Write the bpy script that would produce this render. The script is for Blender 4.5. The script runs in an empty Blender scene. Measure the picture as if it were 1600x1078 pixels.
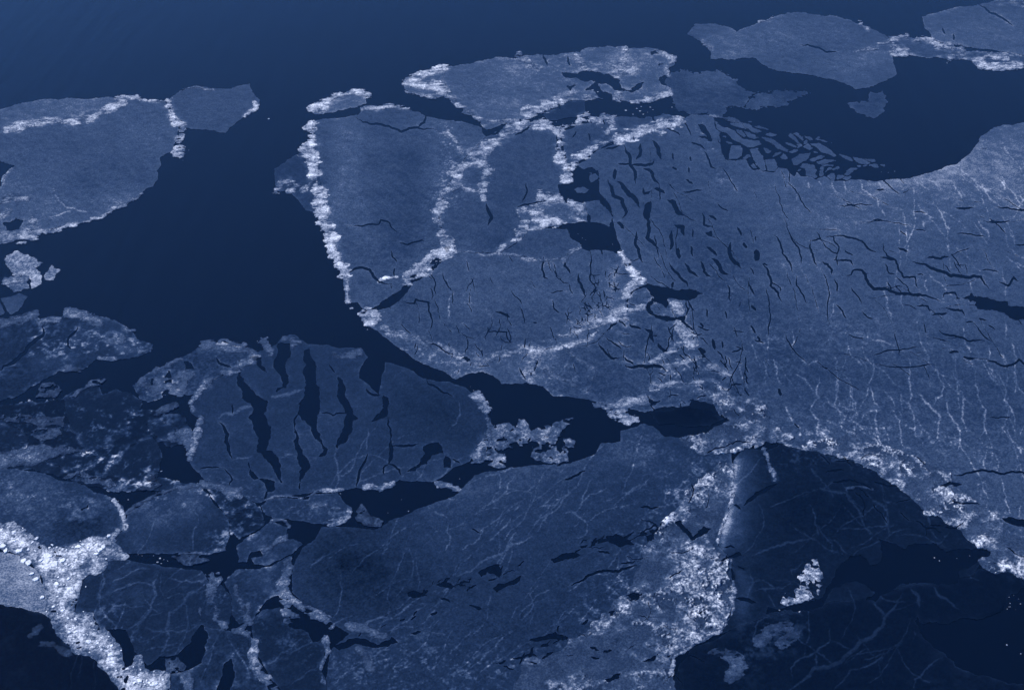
import bpy, math, random
import numpy as np

# ------------------------------------------------------------------ camera, sky, sun, exposure
C = bpy.context.scene.collection
sc = bpy.context.scene
CAM_H, PITCH, FPX = 1000.0, math.radians(35.0), 50.0 / 36.0 * 1600.0
cam = bpy.data.cameras.new("camera")
cam.lens, cam.sensor_width, cam.clip_start, cam.clip_end = 50.0, 36.0, 1.0, 60000.0
cam_ob = bpy.data.objects.new("camera", cam)
cam_ob.location = (0, 0, CAM_H)
cam_ob.rotation_euler = (math.pi / 2 - PITCH, 0, 0)
C.objects.link(cam_ob)
sc.camera = cam_ob

SUN_EL, SUN_AZ = math.radians(44.0), math.radians(287.0)      # azimuth clockwise from +Y: ahead and to the left
world = bpy.data.worlds.new("World")
sc.world = world
world.use_nodes = True
wn, wl = world.node_tree.nodes, world.node_tree.links
wn.clear()
sky = wn.new("ShaderNodeTexSky")
sky.sky_type = 'NISHITA'
sky.sun_disc = False
sky.sun_elevation, sky.sun_rotation = SUN_EL, SUN_AZ
sky.altitude, sky.air_density, sky.dust_density, sky.ozone_density = 2500.0, 0.75, 0.0, 10.0
bg = wn.new("ShaderNodeBackground")
bg.inputs["Strength"].default_value = 0.15
wo = wn.new("ShaderNodeOutputWorld")
wl.new(sky.outputs[0], bg.inputs[0])
wl.new(bg.outputs[0], wo.inputs[0])

sun = bpy.data.lights.new("sun", 'SUN')
sun.energy, sun.angle, sun.color = 2.6, math.radians(0.5), (1.0, 0.98, 0.95)
sun_ob = bpy.data.objects.new("sun", sun)
sun_ob.rotation_euler = (math.pi / 2 - SUN_EL, 0, -SUN_AZ + math.pi)
C.objects.link(sun_ob)

vs = sc.view_settings
vs.view_transform, vs.look, vs.exposure, vs.gamma = 'Standard', 'None', 0.8, 1.0
vs.use_curve_mapping = False

# ------------------------------------------------------------------ helpers: sampling grid on the sea plane
rng = random.Random(7)
STEP = 1.0
U0, U1, V0, V1 = -290.0, 1910.0, -50.0, 1335.0
NU, NV = int((U1 - U0) / STEP) + 1, int((V1 - V0) / STEP) + 1
ug = U0 + STEP * np.arange(NU)
vg = V0 + STEP * np.arange(NV)
CP, SP = math.cos(PITCH), math.sin(PITCH)


def ground(u, v):
    """survey coordinates -> metres on the sea plane"""
    xc, yc = (u - 800.0) / FPX, (539.0 - v) / FPX
    t = CAM_H / (SP - yc * CP)
    return xc * t, (yc * SP + CP) * t


UU, VV = np.meshgrid(ug, vg)
GX, GY = ground(UU, VV)


def h2(ix, iy, seed):
    h = (ix.astype(np.int64) * 374761393 + iy.astype(np.int64) * 668265263 + seed * 1442695041) & 0xFFFFFFFF
    h = ((h ^ (h >> 13)) * 1274126177) & 0xFFFFFFFF
    h = ((h ^ (h >> 15)) * 2246822519) & 0xFFFFFFFF
    return ((h ^ (h >> 16)) & 0xFFFFFF) / float(0xFFFFFF)


def vnoise(x, y, seed):
    ix, iy = np.floor(x), np.floor(y)
    fx, fy = x - ix, y - iy
    fx = fx * fx * (3 - 2 * fx)
    fy = fy * fy * (3 - 2 * fy)
    a, b = h2(ix, iy, seed), h2(ix + 1, iy, seed)
    c, d = h2(ix, iy + 1, seed), h2(ix + 1, iy + 1, seed)
    return ((a + (b - a) * fx) * (1 - fy) + (c + (d - c) * fx) * fy) * 2 - 1


def fbm(scale, octaves, seed, ax=1.0, rot=0.0):
    cr, sr = math.cos(rot), math.sin(rot)
    x = (GX * cr + GY * sr) / (scale * ax)
    y = (-GX * sr + GY * cr) / scale
    out, amp, tot = 0.0, 1.0, 0.0
    for o in range(octaves):
        out = out + amp * vnoise(x * 2 ** o + 17.3 * o, y * 2 ** o + 5.1 * o, seed + o)
        tot += amp
        amp *= 0.55
    return out / tot * 1.5


def worley(scale, seed, warp=0.0, ax=1.0):
    x, y = GX / (scale * ax), GY / scale
    if warp:
        x, y = x + warp * (0.7 * N_SML + 0.5 * N_FIN), y + warp * (0.7 * N_SMM + 0.5 * N_XF)
    ix, iy = np.floor(x), np.floor(y)
    f1 = np.full(x.shape, 9.0)
    f2 = np.full(x.shape, 9.0)
    cid = np.zeros(x.shape)
    for dx in (-1, 0, 1):
        for dy in (-1, 0, 1):
            jx, jy = ix + dx, iy + dy
            d = np.hypot(jx + h2(jx, jy, seed) - x, jy + h2(jx, jy, seed + 1) - y)
            near = d < f1
            f2 = np.where(near, f1, np.minimum(f2, d))
            cid = np.where(near, h2(jx, jy, seed + 2), cid)
            f1 = np.where(near, d, f1)
    return f2 - f1, cid


N_BIG = fbm(190, 4, 11)
N_MID = fbm(45, 4, 23)
N_SML = fbm(13, 3, 37)
N_FIN = fbm(4.5, 2, 51)
N_SMM = fbm(11, 3, 137)
N_XF = fbm(1.9, 2, 91)
FAR = np.clip((VV + 120) / 700, 0.3, 1.0)
N_STF = fbm(5.0, 3, 191, ax=6.0, rot=2.3)
N_STK = fbm(26, 4, 61, ax=5.0, rot=0.25)
N_BND = fbm(34, 3, 161, ax=3.0, rot=0.75)
N_ANI = fbm(5.0, 3, 211, ax=3.6, rot=0.12)
W_SML, ID_SML = worley(4.2, 71, 0.5)
W_ANI, ID_ANI = worley(7.0, 171, 0.45, 2.2)
W_MID, ID_MID = worley(17.0, 81, 0.55)


def P(s):
    a = [float(t) for t in s.split()]

    def far(u, v):                      # marks beyond the surveyed patch are rough: push them well outside it
        if u < -50: u = -50 + (u + 50) * 3
        if u > 1640: u = 1640 + (u - 1640) * 3
        if v > 1090: v = 1090 + (v - 1090) * 2.7
        return u, v
    return [far(u, v) for u, v in zip(a[0::2], a[1::2])]


def fractal(pts, rough, closed=False, minlen=5.0, seed=0):
    r = random.Random(seed * 7919 + len(pts))
    src = pts + [pts[0]] if closed else pts
    out = [src[0]]

    def sub(a, b, depth):
        L = math.hypot(b[0] - a[0], b[1] - a[1])
        if L < minlen or depth > 6:
            out.append(b)
            return
        k = rough * L * r.uniform(-1, 1)
        m = ((a[0] + b[0]) / 2 - (b[1] - a[1]) / L * k, (a[1] + b[1]) / 2 + (b[0] - a[0]) / L * k * 0.8)
        sub(a, m, depth + 1)
        sub(m, b, depth + 1)
    for a, b in zip(src, src[1:]):
        sub(a, b, 0)
    return out[:-1] if closed else out


def window(x0, x1, y0, y1):
    i0 = max(0, int((y0 - V0) / STEP)); i1 = min(NV, int((y1 - V0) / STEP) + 2)
    j0 = max(0, int((x0 - U0) / STEP)); j1 = min(NU, int((x1 - U0) / STEP) + 2)
    return (slice(i0, i1), slice(j0, j1)) if i1 - i0 > 2 and j1 - j0 > 2 else None


def seg_dist(win, a, b):
    x, y = UU[win] - a[0], VV[win] - a[1]
    dx, dy = b[0] - a[0], b[1] - a[1]
    L2 = dx * dx + dy * dy + 1e-9
    t = np.clip((x * dx + y * dy) / L2, 0, 1)
    return np.hypot(x - t * dx, y - t * dy), t


def stroke(field, pts, hw, reach, taper=True):
    """field = max(field, half width - distance) along a polyline"""
    acc = [0.0]
    for a, b in zip(pts, pts[1:]):
        acc.append(acc[-1] + math.hypot(b[0] - a[0], b[1] - a[1]))
    T = acc[-1] or 1.0
    for k, (a, b) in enumerate(zip(pts, pts[1:])):
        R = hw + reach
        win = window(min(a[0], b[0]) - R, max(a[0], b[0]) + R, min(a[1], b[1]) - R, max(a[1], b[1]) + R)
        if win is None:
            continue
        d, t = seg_dist(win, a, b)
        s = (acc[k] + t * (acc[k + 1] - acc[k])) / T
        w = hw * np.clip(3.6 * np.minimum(s + 0.04, 1.04 - s), 0, 1) if taper else hw
        field[win] = np.maximum(field[win], w - d)


def poly_sdf(pts, reach=14.0):
    """signed distance (positive inside, clamped to +-reach) on the window of a polygon"""
    xs, ys = [p[0] for p in pts], [p[1] for p in pts]
    win = window(min(xs) - reach, max(xs) + reach, min(ys) - reach, max(ys) + reach)
    if win is None:
        return None, None
    u, v = UU[win][0], VV[win][:, 0]
    h, w = len(v), len(u)
    cnt = np.zeros((h, w + 1), np.int32)
    dist = np.full((h, w), reach)
    n = len(pts)
    for k in range(n):
        a, b = pts[k], pts[(k + 1) % n]
        lo, hi = (a, b) if a[1] <= b[1] else (b, a)
        if hi[1] > lo[1]:
            rows = np.nonzero((v >= lo[1]) & (v < hi[1]))[0]
            if len(rows):
                xi = lo[0] + (v[rows] - lo[1]) / (hi[1] - lo[1]) * (hi[0] - lo[0])
                np.add.at(cnt, (rows, np.clip(np.ceil((xi - u[0]) / STEP).astype(int), 0, w)), 1)
        sw = window(min(a[0], b[0]) - reach, max(a[0], b[0]) + reach, min(a[1], b[1]) - reach, max(a[1], b[1]) + reach)
        if sw is None:
            continue
        d, _ = seg_dist(sw, a, b)
        oi, oj = sw[0].start - win[0].start, sw[1].start - win[1].start
        i0, j0 = max(oi, 0), max(oj, 0)
        i1, j1 = min(oi + d.shape[0], h), min(oj + d.shape[1], w)
        if i1 > i0 and j1 > j0:
            dist[i0:i1, j0:j1] = np.minimum(dist[i0:i1, j0:j1], d[i0 - oi:i1 - oi, j0 - oj:j1 - oj])
    inside = (np.cumsum(cnt, axis=1)[:, :w] % 2) == 1
    return np.where(inside, dist, -dist), win


def march(f, win, top, frost, name, mat, base, parent=None):
    """turn the region f > 0 into ONE mesh: a top sheet following `top`, and side walls down to z = base"""
    f = f.copy()
    f[0, :] = f[-1, :] = f[:, 0] = f[:, -1] = -1.0
    ins = f > 0
    if ins.sum() < 3:
        return None
    u, v = UU[win], VV[win]
    vid = np.full(f.shape, -1, np.int64)
    n0 = int(ins.sum())
    vid[ins] = np.arange(n0)
    cols = [np.stack([u[ins], v[ins], top[ins], frost[ins]], 1)]

    def edges(A, B, base_id):
        m = (A[0] > 0) != (B[0] > 0)
        t = A[0][m] / (A[0][m] - B[0][m])
        ids = np.full(m.shape, -1, np.int64)
        ids[m] = base_id + np.arange(m.sum())
        cols.append(np.stack([p[m] + (q[m] - p[m]) * t for p, q in zip(A[1:], B[1:])], 1))
        return ids, int(m.sum())
    S = (f, u, v, top, frost)
    hid, nh = edges([s[:, :-1] for s in S], [s[:, 1:] for s in S], n0)
    wid, nw = edges([s[:-1] for s in S], [s[1:] for s in S], n0 + nh)
    V = np.concatenate(cols)
    nt = len(V)
    code = ins[:-1, :-1] + 2 * ins[:-1, 1:] + 4 * ins[1:, 1:] + 8 * ins[1:, :-1]
    ring = [vid[:-1, :-1], hid[:-1], vid[:-1, 1:], wid[:, 1:], vid[1:, 1:], hid[1:], vid[1:, :-1], wid[:, :-1]]
    loops, sizes, segs = [], [], []
    for k in range(1, 16):
        m = code == k
        if not m.any():
            continue
        b = [k & 1, (k >> 1) & 1, (k >> 2) & 1, (k >> 3) & 1]
        seq = []
        for c in range(4):
            if b[c]:
                seq.append(2 * c)
            if b[c] != b[(c + 1) % 4]:
                seq.append(2 * c + 1)
        q = np.stack([ring[s][m] for s in reversed(seq)], 1)
        loops.append(q.ravel())
        sizes.append(np.full(len(q), q.shape[1]))
        for i in range(len(seq)):
            a, c = seq[i], seq[(i + 1) % len(seq)]
            if a % 2 and c % 2:
                segs.append(np.stack([ring[a][m], ring[c][m]], 1))
    seg = np.concatenate(segs) if segs else np.zeros((0, 2), np.int64)
    rim, inv = np.unique(seg, return_inverse=True)
    inv = inv.reshape(seg.shape)
    nr = len(rim)
    Vt = V[rim].copy()
    Vb = V[rim].copy()
    Vb[:, 2] = base
    p, q = nt + inv[:, 0], nt + inv[:, 1]
    loops.append(np.stack([p, q, q + nr, p + nr], 1).ravel())
    sizes.append(np.full(len(seg), 4))
    V = np.concatenate([V, Vt, Vb])
    x, y = ground(V[:, 0], V[:, 1])
    if parent is None:
        ox, oy = float(x.mean()), float(y.mean())
    else:
        ox, oy = parent.location.x, parent.location.y
    co = np.stack([x - ox, y - oy, V[:, 2]], 1).astype(np.float32)
    L = np.concatenate(loops).astype(np.int32)
    sz = np.concatenate(sizes)
    st = np.concatenate([[0], np.cumsum(sz)[:-1]]).astype(np.int32)
    me = bpy.data.meshes.new(name)
    me.vertices.add(len(co)); me.vertices.foreach_set("co", co.ravel())
    me.loops.add(len(L)); me.loops.foreach_set("vertex_index", L)
    me.polygons.add(len(st)); me.polygons.foreach_set("loop_start", st)
    me.update(calc_edges=True)
    at = me.attributes.new("frost", 'FLOAT', 'POINT')
    at.data.foreach_set("value", np.clip(V[:, 3], 0, 1.2).astype(np.float32))
    me.materials.append(mat)
    o = bpy.data.objects.new(name, me)
    C.objects.link(o)
    if parent is None:
        o.location = (ox, oy, 0)
    else:
        o.parent = parent
    return o


def tag(o, label=None, cat=None, group=None, kind=None):
    if label: o["label"] = label
    if cat: o["category"] = cat
    if group: o["group"] = group
    if kind: o["kind"] = kind
    return o


# ------------------------------------------------------------------ materials
def new_mat(name):
    m = bpy.data.materials.new(name)
    m.use_nodes = True
    nt = m.node_tree
    return m, nt.nodes, nt.links, nt.nodes["Principled BSDF"]


def ice_material(name, grain, bump, rough, spec):
    m, n, l, b = new_mat(name)
    at = n.new("ShaderNodeAttribute"); at.attribute_name = "frost"
    geo = n.new("ShaderNodeNewGeometry")
    n1 = n.new("ShaderNodeTexNoise"); n1.inputs["Scale"].default_value = 0.55; n1.inputs["Detail"].default_value = 5
    n1.inputs["Roughness"].default_value = 0.7
    n2 = n.new("ShaderNodeTexNoise"); n2.inputs["Scale"].default_value = 0.09; n2.inputs["Detail"].default_value = 4
    for x in (n1, n2): l.new(geo.outputs["Position"], x.inputs["Vector"])
    ad = n.new("ShaderNodeMath"); ad.operation = 'MULTIPLY_ADD'
    ad.inputs[1].default_value = 0.3
    l.new(n2.outputs["Fac"], ad.inputs[0]); l.new(n1.outputs["Fac"], ad.inputs[2])
    mr = n.new("ShaderNodeMapRange")
    mr.inputs["From Min"].default_value, mr.inputs["From Max"].default_value = 0.35, 0.95
    mr.inputs["To Min"].default_value, mr.inputs["To Max"].default_value = 1 - grain, 1 + grain
    l.new(ad.outputs[0], mr.inputs["Value"])
    mu = n.new("ShaderNodeMath"); mu.operation = 'MULTIPLY'
    l.new(at.outputs["Fac"], mu.inputs[0]); l.new(mr.outputs[0], mu.inputs[1])
    cr = n.new("ShaderNodeValToRGB")
    stops = [(0.0, (.0004, .0018, .007)), (0.1, (.0050, .0115, .027)), (0.25, (.0155, .031, .066)),
             (0.45, (.054, .083, .140)), (0.7, (.31, .335, .39)), (1.0, (.84, .845, .865))]
    e = cr.color_ramp.elements
    e[0].position, e[0].color = stops[0][0], (*stops[0][1], 1)
    e[1].position, e[1].color = stops[-1][0], (*stops[-1][1], 1)
    for p, c in stops[1:-1]:
        k = e.new(p); k.color = (*c, 1)
    l.new(mu.outputs[0], cr.inputs["Fac"])
    l.new(cr.outputs["Color"], b.inputs["Base Color"])
    b.inputs["Roughness"].default_value = rough
    b.inputs["Specular IOR Level"].default_value = spec
    bp = n.new("ShaderNodeBump"); bp.inputs["Strength"].default_value = bump; bp.inputs["Distance"].default_value = 0.6
    l.new(n1.outputs["Fac"], bp.inputs["Height"]); l.new(bp.outputs["Normal"], b.inputs["Normal"])
    return m


M_SHEET = ice_material("thin_sea_ice", 0.48, 0.35, 0.5, 0.015)
M_RUB = ice_material("snowy_ice_rubble", 0.55, 0.6, 0.85, 0.08)

mw, n, l, b = new_mat("sea_water")
b.inputs["Base Color"].default_value = (.0002, .0012, .0055, 1)
b.inputs["Roughness"].default_value = 0.06
b.inputs["IOR"].default_value = 1.33
geo = n.new("ShaderNodeNewGeometry")
mp = n.new("ShaderNodeMapping"); mp.inputs["Rotation"].default_value = (0, 0, math.radians(-40)); mp.inputs["Scale"].default_value = (1.0, 0.16, 1)
nz = n.new("ShaderNodeTexNoise"); nz.inputs["Scale"].default_value = 0.035; nz.inputs["Detail"].default_value = 4
l.new(geo.outputs["Position"], mp.inputs["Vector"]); l.new(mp.outputs[0], nz.inputs["Vector"])
bp = n.new("ShaderNodeBump"); bp.inputs["Strength"].default_value = 0.5; bp.inputs["Distance"].default_value = 1.3
l.new(nz.outputs["Fac"], bp.inputs["Height"]); l.new(bp.outputs[0], b.inputs["Normal"])
me = bpy.data.meshes.new("sea")
Z = 30000.0
me.from_pydata([(-Z, -Z, 0), (Z, -Z, 0), (Z, Z, 0), (-Z, Z, 0)], [], [(0, 1, 2, 3)])
me.materials.append(mw)
sea = bpy.data.objects.new("sea_water", me); C.objects.link(sea)
tag(sea, kind="structure")

# ------------------------------------------------------------------ survey data (u v pairs), read off the place once and laid out on the sea plane
HOLES = """-10 245 24 259 12 268 0 292 -10 300
5 350 25 341 36 345 31 359 11 361
567 484 592 477 606 466 620 458 637 444 634 455 623 469 600 480 573 488
723 560 730 557 740 564 731 566
877 113 919 111 953 117 969 126 971 138 986 141 1000 131 1011 125 1003 133 988 146 960 142 947 131 933 131 940 143 958 148 958 156 936 153 930 145 914 142 930 128 900 122 880 121
883 133 902 133 891 142
1014 81 1024 79 1031 85 1018 87
1022 98 1047 101 1030 103
914 160 927 157 958 158 975 164 1019 161 1044 153 1055 172 1069 181 1033 177 1025 183 975 182 936 181 919 179
872 289 897 289 900 302 914 303 922 297 917 286 933 287 932 298 936 306 953 320 958 339 947 326 936 312 914 309 911 317 894 313 875 307
911 267 925 261 934 268 936 281 925 288 914 285 922 281 930 274 922 270 913 275
877 351 900 349 919 348 950 355 947 361 922 358 925 369 936 376 947 374 958 381 969 388 964 397 947 391 930 390 908 388 908 380 891 369 887 359
1008 450 1030 448 1050 452 1075 452 1097 459 1081 469 1069 469 1053 468 1042 469 1044 486 1033 475 1022 472 1014 480 1022 489 1036 494 1069 494 1075 508 1083 516 1072 512 1064 503 1042 503 1022 496 1011 486 1010 477 1022 466
1011 624 1033 626 1018 634
1083 623 1114 631 1124 649 1142 659 1124 665 1099 677 1061 684 1030 674 1033 665 1005 649 1011 643 1049 634 1077 634
447 843 473 814 502 822 489 843 476 851
1371 840 1400 849 1413 859 1429 849 1458 849 1478 862 1507 857 1549 862 1529 875 1500 891 1497 911 1455 911 1432 912 1410 911 1384 927 1368 940 1352 937 1368 924 1345 911 1300 920 1290 940 1255 953 1197 959 1200 949 1229 949 1281 937 1290 917 1303 901 1326 869 1345 866 1358 885 1374 878
1432 959 1442 975 1481 975 1536 967 1565 956 1578 930 1600 917 1720 915 1720 1080 1600 1070 1545 1056 1503 1046 1474 1020 1452 1004 1436 988
369 591 377 578 383 597 394 609 408 622 419 628 413 647 424 666 422 687 417 703 433 712 439 725 440 753 433 744 427 728 414 716 402 706 403 694 400 678 394 659 388 653 396 641 391 631 377 622 375 606
389 719 396 737 405 748 430 753 430 766 417 769 414 755 396 750 389 737 388 722
433 537 453 537 455 550 450 562 452 597 446 606 433 612 428 612 441 605 442 597 432 581 428 566 433 553
399 562 408 559 408 569 417 582 409 578
475 547 483 545 488 559 494 572 494 600 500 606 500 625 496 659 496 669 502 687 511 700 511 708 502 714 492 715 505 706 503 697 492 684 486 675 482 666 471 656 466 641 466 631 475 622 475 587 478 569
527 587 536 594 541 606 539 616 546 631 552 647 561 655 552 659 546 681 527 700 524 700 527 687 536 669 538 656 542 647 533 631 525 619 527 603
460 669 467 681 471 700 480 716 485 731 474 747 469 769 466 750 471 731 464 709 460 694
599 617 607 622 607 647 592 656 580 659 592 647 599 637
661 697 686 691 694 709 674 712 667 725 649 736 636 737 655 725 664 709
696 712 705 716 705 731 692 731
287 564 301 569 303 578 290 577
236 592 241 591 240 602 235 603
1102 364 1112 361 1120 373 1106 371
1494 465 1511 464 1518 458 1525 466 1553 469 1575 472 1575 478 1600 480 1720 500 1720 520 1600 500 1578 497 1558 486 1525 480 1525 472 1494 469
1090 195 1098 195 1112 221 1106 220
125 795 139 787 137 793 128 799
445 974 482 969 495 978 493 985 508 996 489 1003 482 988 460 983
318 976 320 1023 310 1036 294 1044 278 1026 299 1005 307 984
367 1018 365 1041 360 1078 360 1120 349 1120 346 1057
1053 817 1064 812 1078 828 1083 838 1098 822 1112 826 1080 846 1066 832
944 838 962 835 974 838 990 831 980 842 991 851 970 856 955 850
1008 837 1021 833 1024 843 1012 847
827 1000 838 997 850 994 868 988 880 993 875 998 850 998 836 1003
1030 818 1036 818 1032 824
978 931 992 925 1002 930 990 937
950 955 962 954 955 962
997 1035 1020 1025 1028 1022 1022 1034
1040 1025 1052 1024 1044 1029
918 1024 940 1026 950 1023 930 1032
1105 869 1122 877 1138 869 1155 862 1160 869 1146 872 1125 880
943 1062 962 1052 975 1050 968 1060 950 1066
636 926 648 922 660 926 672 922 662 930 645 934
680 914 690 912 700 911 710 916 706 921 690 917
746 895 756 890 768 883 778 883 784 893 780 903 772 898 762 893 752 901
770 920 778 912 796 908 812 900 820 895 812 908 795 915 776 926
728 942 740 946 756 951 748 953 735 948
522 1010 534 1004 545 998 556 996 574 999 590 1006 600 1002 612 995 622 1004 606 1010 580 1012 560 1006 530 1016
640 990 652 984 662 987 650 993
860 874 875 868 895 862 912 866 900 871 880 876 866 880
905 854 918 852 910 858""".split("\n")

# width, then points
CRACKS = """3 556 184 567 192 595 195 611 200 627 207 653 200 662 203 681 203
3 667 181 663 192 653 200
3.5 539 427 556 420 578 422 584 433 592 441 611 444
2 542 352 567 354 592 351 595 344 609 349 623 365
2.2 623 379 637 383 667 376
2 617 419 616 433
1.8 612 392 620 411
2.5 848 400 847 422 850 433 858 438
3 882 408 882 416 891 429
3.5 904 427 904 438 909 450 915 464
2 921 391 923 419 922 438 932 458
2 937 388 941 400
2 862 469 866 483 876 491
2 911 473 927 483
1.6 859 458 883 454
1.6 780 490 797 497
1.6 792 511 797 536
2 833 504 839 505
2.2 628 472 648 475 650 468 670 473 674 497 671 519
2.8 667 536 681 539 701 553 712 556
1.6 648 545 652 533
1.6 772 487 790 491 798 498
1.6 760 521 792 519 799 540
1.6 673 425 680 447 681 461
2 1067 189 1081 214
2 1039 200 1055 206 1064 214
2.5 1092 214 1111 218
5 1019 220 1028 231 1033 249
4 1001 225 1001 239 994 250
4 975 228 983 242 985 259 993 273 994 289
2.6 965 257 985 257
3.5 985 259 1019 257 1022 250
2.5 944 234 969 228
4.5 961 264 960 281
4.5 950 281 958 306 972 312 979 331 972 342
6 965 284 978 298 991 309 1000 325
4 1005 264 1019 270 1022 281 1030 288
3 1005 293 1007 303 1017 299
4 1022 295 1039 303
9 1017 316 1011 331 1011 345
4.5 1011 333 1014 347 1011 372 1030 390
6 1042 313 1053 317 1058 331 1069 337
2.5 1078 224 1094 227 1103 234
2.4 1100 236 1111 261 1118 264
2.2 1051 239 1053 250
2.2 1078 245 1081 253
2.6 1050 261 1058 266
2.2 1076 261 1077 271
2.6 1072 281 1083 288
2.2 1067 300 1100 298
1.8 1120 317 1139 331
3 1108 337 1120 345
2 991 211 991 222
4 964 348 975 358
3.5 994 361 993 383 1005 413
5 1054 352 1067 355 1069 369
4.5 1049 361 1050 383 1046 391
5 1060 388 1062 405
3.5 1046 411 1058 427 1072 441 1076 450
3.5 1069 411 1078 425 1092 433
2.5 1079 383 1083 402
2 1082 358 1083 372
3.5 1094 408 1100 425 1111 433
2.6 1097 333 1100 352 1113 355
4 1104 386 1120 400
5 1111 404 1120 409 1128 425 1139 429
5 1142 379 1140 397 1146 408 1158 420
7 1181 391 1181 408
4 1161 380 1167 388
3 1152 355 1158 369
2 1181 369 1181 377
2 1172 419 1178 430
2 1192 411 1200 416
2.6 1170 441 1179 461
2 1136 444 1139 466 1142 472
3 1053 441 1050 450
3 1174 477 1181 486
3 1172 508 1181 522
3 1184 525 1188 533
4 1113 530 1117 547
2.6 1128 533 1129 544
5 1092 544 1103 551
3 1094 505 1100 511
2 1104 483 1105 497
2 1133 486 1135 500
2.6 1209 366 1219 380 1223 397 1234 411 1238 427
2.2 1233 366 1247 386 1251 400 1252 416
3 1187 411 1198 419 1205 439 1204 447 1216 458 1222 472
1.8 1205 440 1219 450 1220 458
2.2 1244 430 1245 447 1255 461 1261 475
2.6 1266 376 1268 394 1272 408 1276 416
2 1266 376 1282 373 1276 362
2 1282 375 1300 394 1308 397 1311 388 1302 370 1283 368
2.6 1302 369 1330 372 1347 377 1358 390 1372 397
2 1319 391 1333 400
2.4 1309 408 1330 408 1334 416
1.8 1308 397 1309 416
3 1284 409 1300 422 1300 430
2.5 1304 436 1307 458
3.6 1314 430 1330 430 1333 423 1347 423 1353 436 1365 452 1389 454 1403 459 1447 462 1475 473
2 1329 447 1341 464 1347 475
2 1304 475 1316 486 1325 500
2 1347 486 1358 497 1366 498
2 1380 411 1389 427 1400 430
1.6 1400 432 1417 447 1425 461
2 1386 439 1394 458
2.5 1378 377 1386 400 1400 408 1412 434 1430 433 1437 455
2 1375 402 1397 407
3 1403 388 1419 394
4 1426 409 1447 414 1472 425 1486 432 1511 434 1533 433 1547 454
3 1447 404 1469 405 1483 401
2 1433 429 1444 430
1.6 1475 414 1486 427
1.6 1489 408 1503 430
2.6 1474 466 1475 459 1492 458 1497 466
3 1478 482 1503 486 1507 493
2.6 1455 493 1481 490
2 1432 478 1450 478 1454 489
2.6 1464 511 1472 521 1492 525 1539 533
3 1482 551 1499 550
3 1504 558 1514 561 1524 560
3 1542 564 1567 572 1584 569 1592 562 1600 569 1625 572
3 1561 441 1575 447 1584 434 1593 441
1.6 1533 423 1561 425
3 1493 325 1521 325
2.5 1553 324 1575 325 1600 329 1630 332
2.5 1542 348 1579 345
2 1494 366 1522 368 1542 371
2 1586 383 1610 385
2 1364 344 1378 344
2.4 1369 298 1382 297
1.6 1428 332 1447 334
1.6 1429 359 1447 361
1.6 1405 361 1417 369
2 1528 497 1542 501
2 1508 504 1520 503
1.6 1542 508 1556 517
1.6 1547 652 1581 651
2 1431 713 1447 729
3 1487 744 1506 741 1522 737 1547 737 1569 741 1597 738 1630 742
5 1469 760 1484 755 1503 757
3 1478 776 1503 788 1534 788
9 1566 810 1587 816 1620 815
4 1216 607 1220 619
2.2 1241 660 1250 669
3 934 535 947 553 955 560 969 560
4 975 568 978 573 1000 572 1036 575 1045 584
3 975 558 991 571
4 1008 514 1018 519 1021 535
4 1028 536 1033 544 1043 551
3 983 508 1003 515
2.2 964 500 978 511
2.2 947 527 972 546
1.8 1042 508 1051 525 1051 536
2.2 1083 555 1089 580
2.2 1061 553 1071 564
2 1072 470 1071 494
2.5 812 575 820 590 824 597
2 514 569 524 583
1.8 499 644 542 646
2.4 467 645 460 656 460 669
3 571 606 580 616 596 619
2 605 650 610 675 610 690
5 611 687 612 703 607 725
3 613 697 633 697 655 694
2.2 607 725 599 731 600 744
2.8 607 725 624 734 628 744
2 705 716 719 724
2.2 363 631 363 647
4.5 342 659 355 678 357 703 363 717
2.2 350 731 363 750 357 760
1.6 308 733 349 733
3 575 709 561 741 556 763
2.6 667 591 669 600 689 612 708 620
3 416 768 414 782
3.4 337 558 345 569 362 575
5 67 508 67 525 47 539 28 561 6 572 0 580
3 122 511 108 527 106 541 114 547
6 405 953 434 933 428 937
3.4 889 916 910 907 940 893 975 889 1000 880
3 880 750 895 745 915 735
3 800 1028 830 1022 842 1027
5 1213 757 1197 765 1168 783 1161 790
3 1146 789 1158 796
5 1150 935 1168 937 1182 942
2.4 1131 856 1142 853 1149 857
2.2 1152 884 1165 890
2.5 1249 71 1275 75 1310 83
3 1529 8 1546 20 1566 29 1583 42
2.6 1473 44 1478 54
2.6 1489 54 1491 64
3 849 86 855 104
2.6 886 88 892 104
2.6 872 161 876 172
3 830 196 815 208 805 212
2.2 822 286 823 302 815 318
2.4 861 309 835 318 806 326
4 760 318 762 327 768 342 762 353
2.6 1018 176 1023 190
2.2 942 186 946 196
2 919 208 922 222
1.8 900 205 894 216
3 752 200 760 212 775 210 788 200
2.2 1100 710 1118 700 1140 697
2 735 825 752 833
2.4 1128 700 1150 690 1180 693
2 870 728 885 722""".split("\n")

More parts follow.
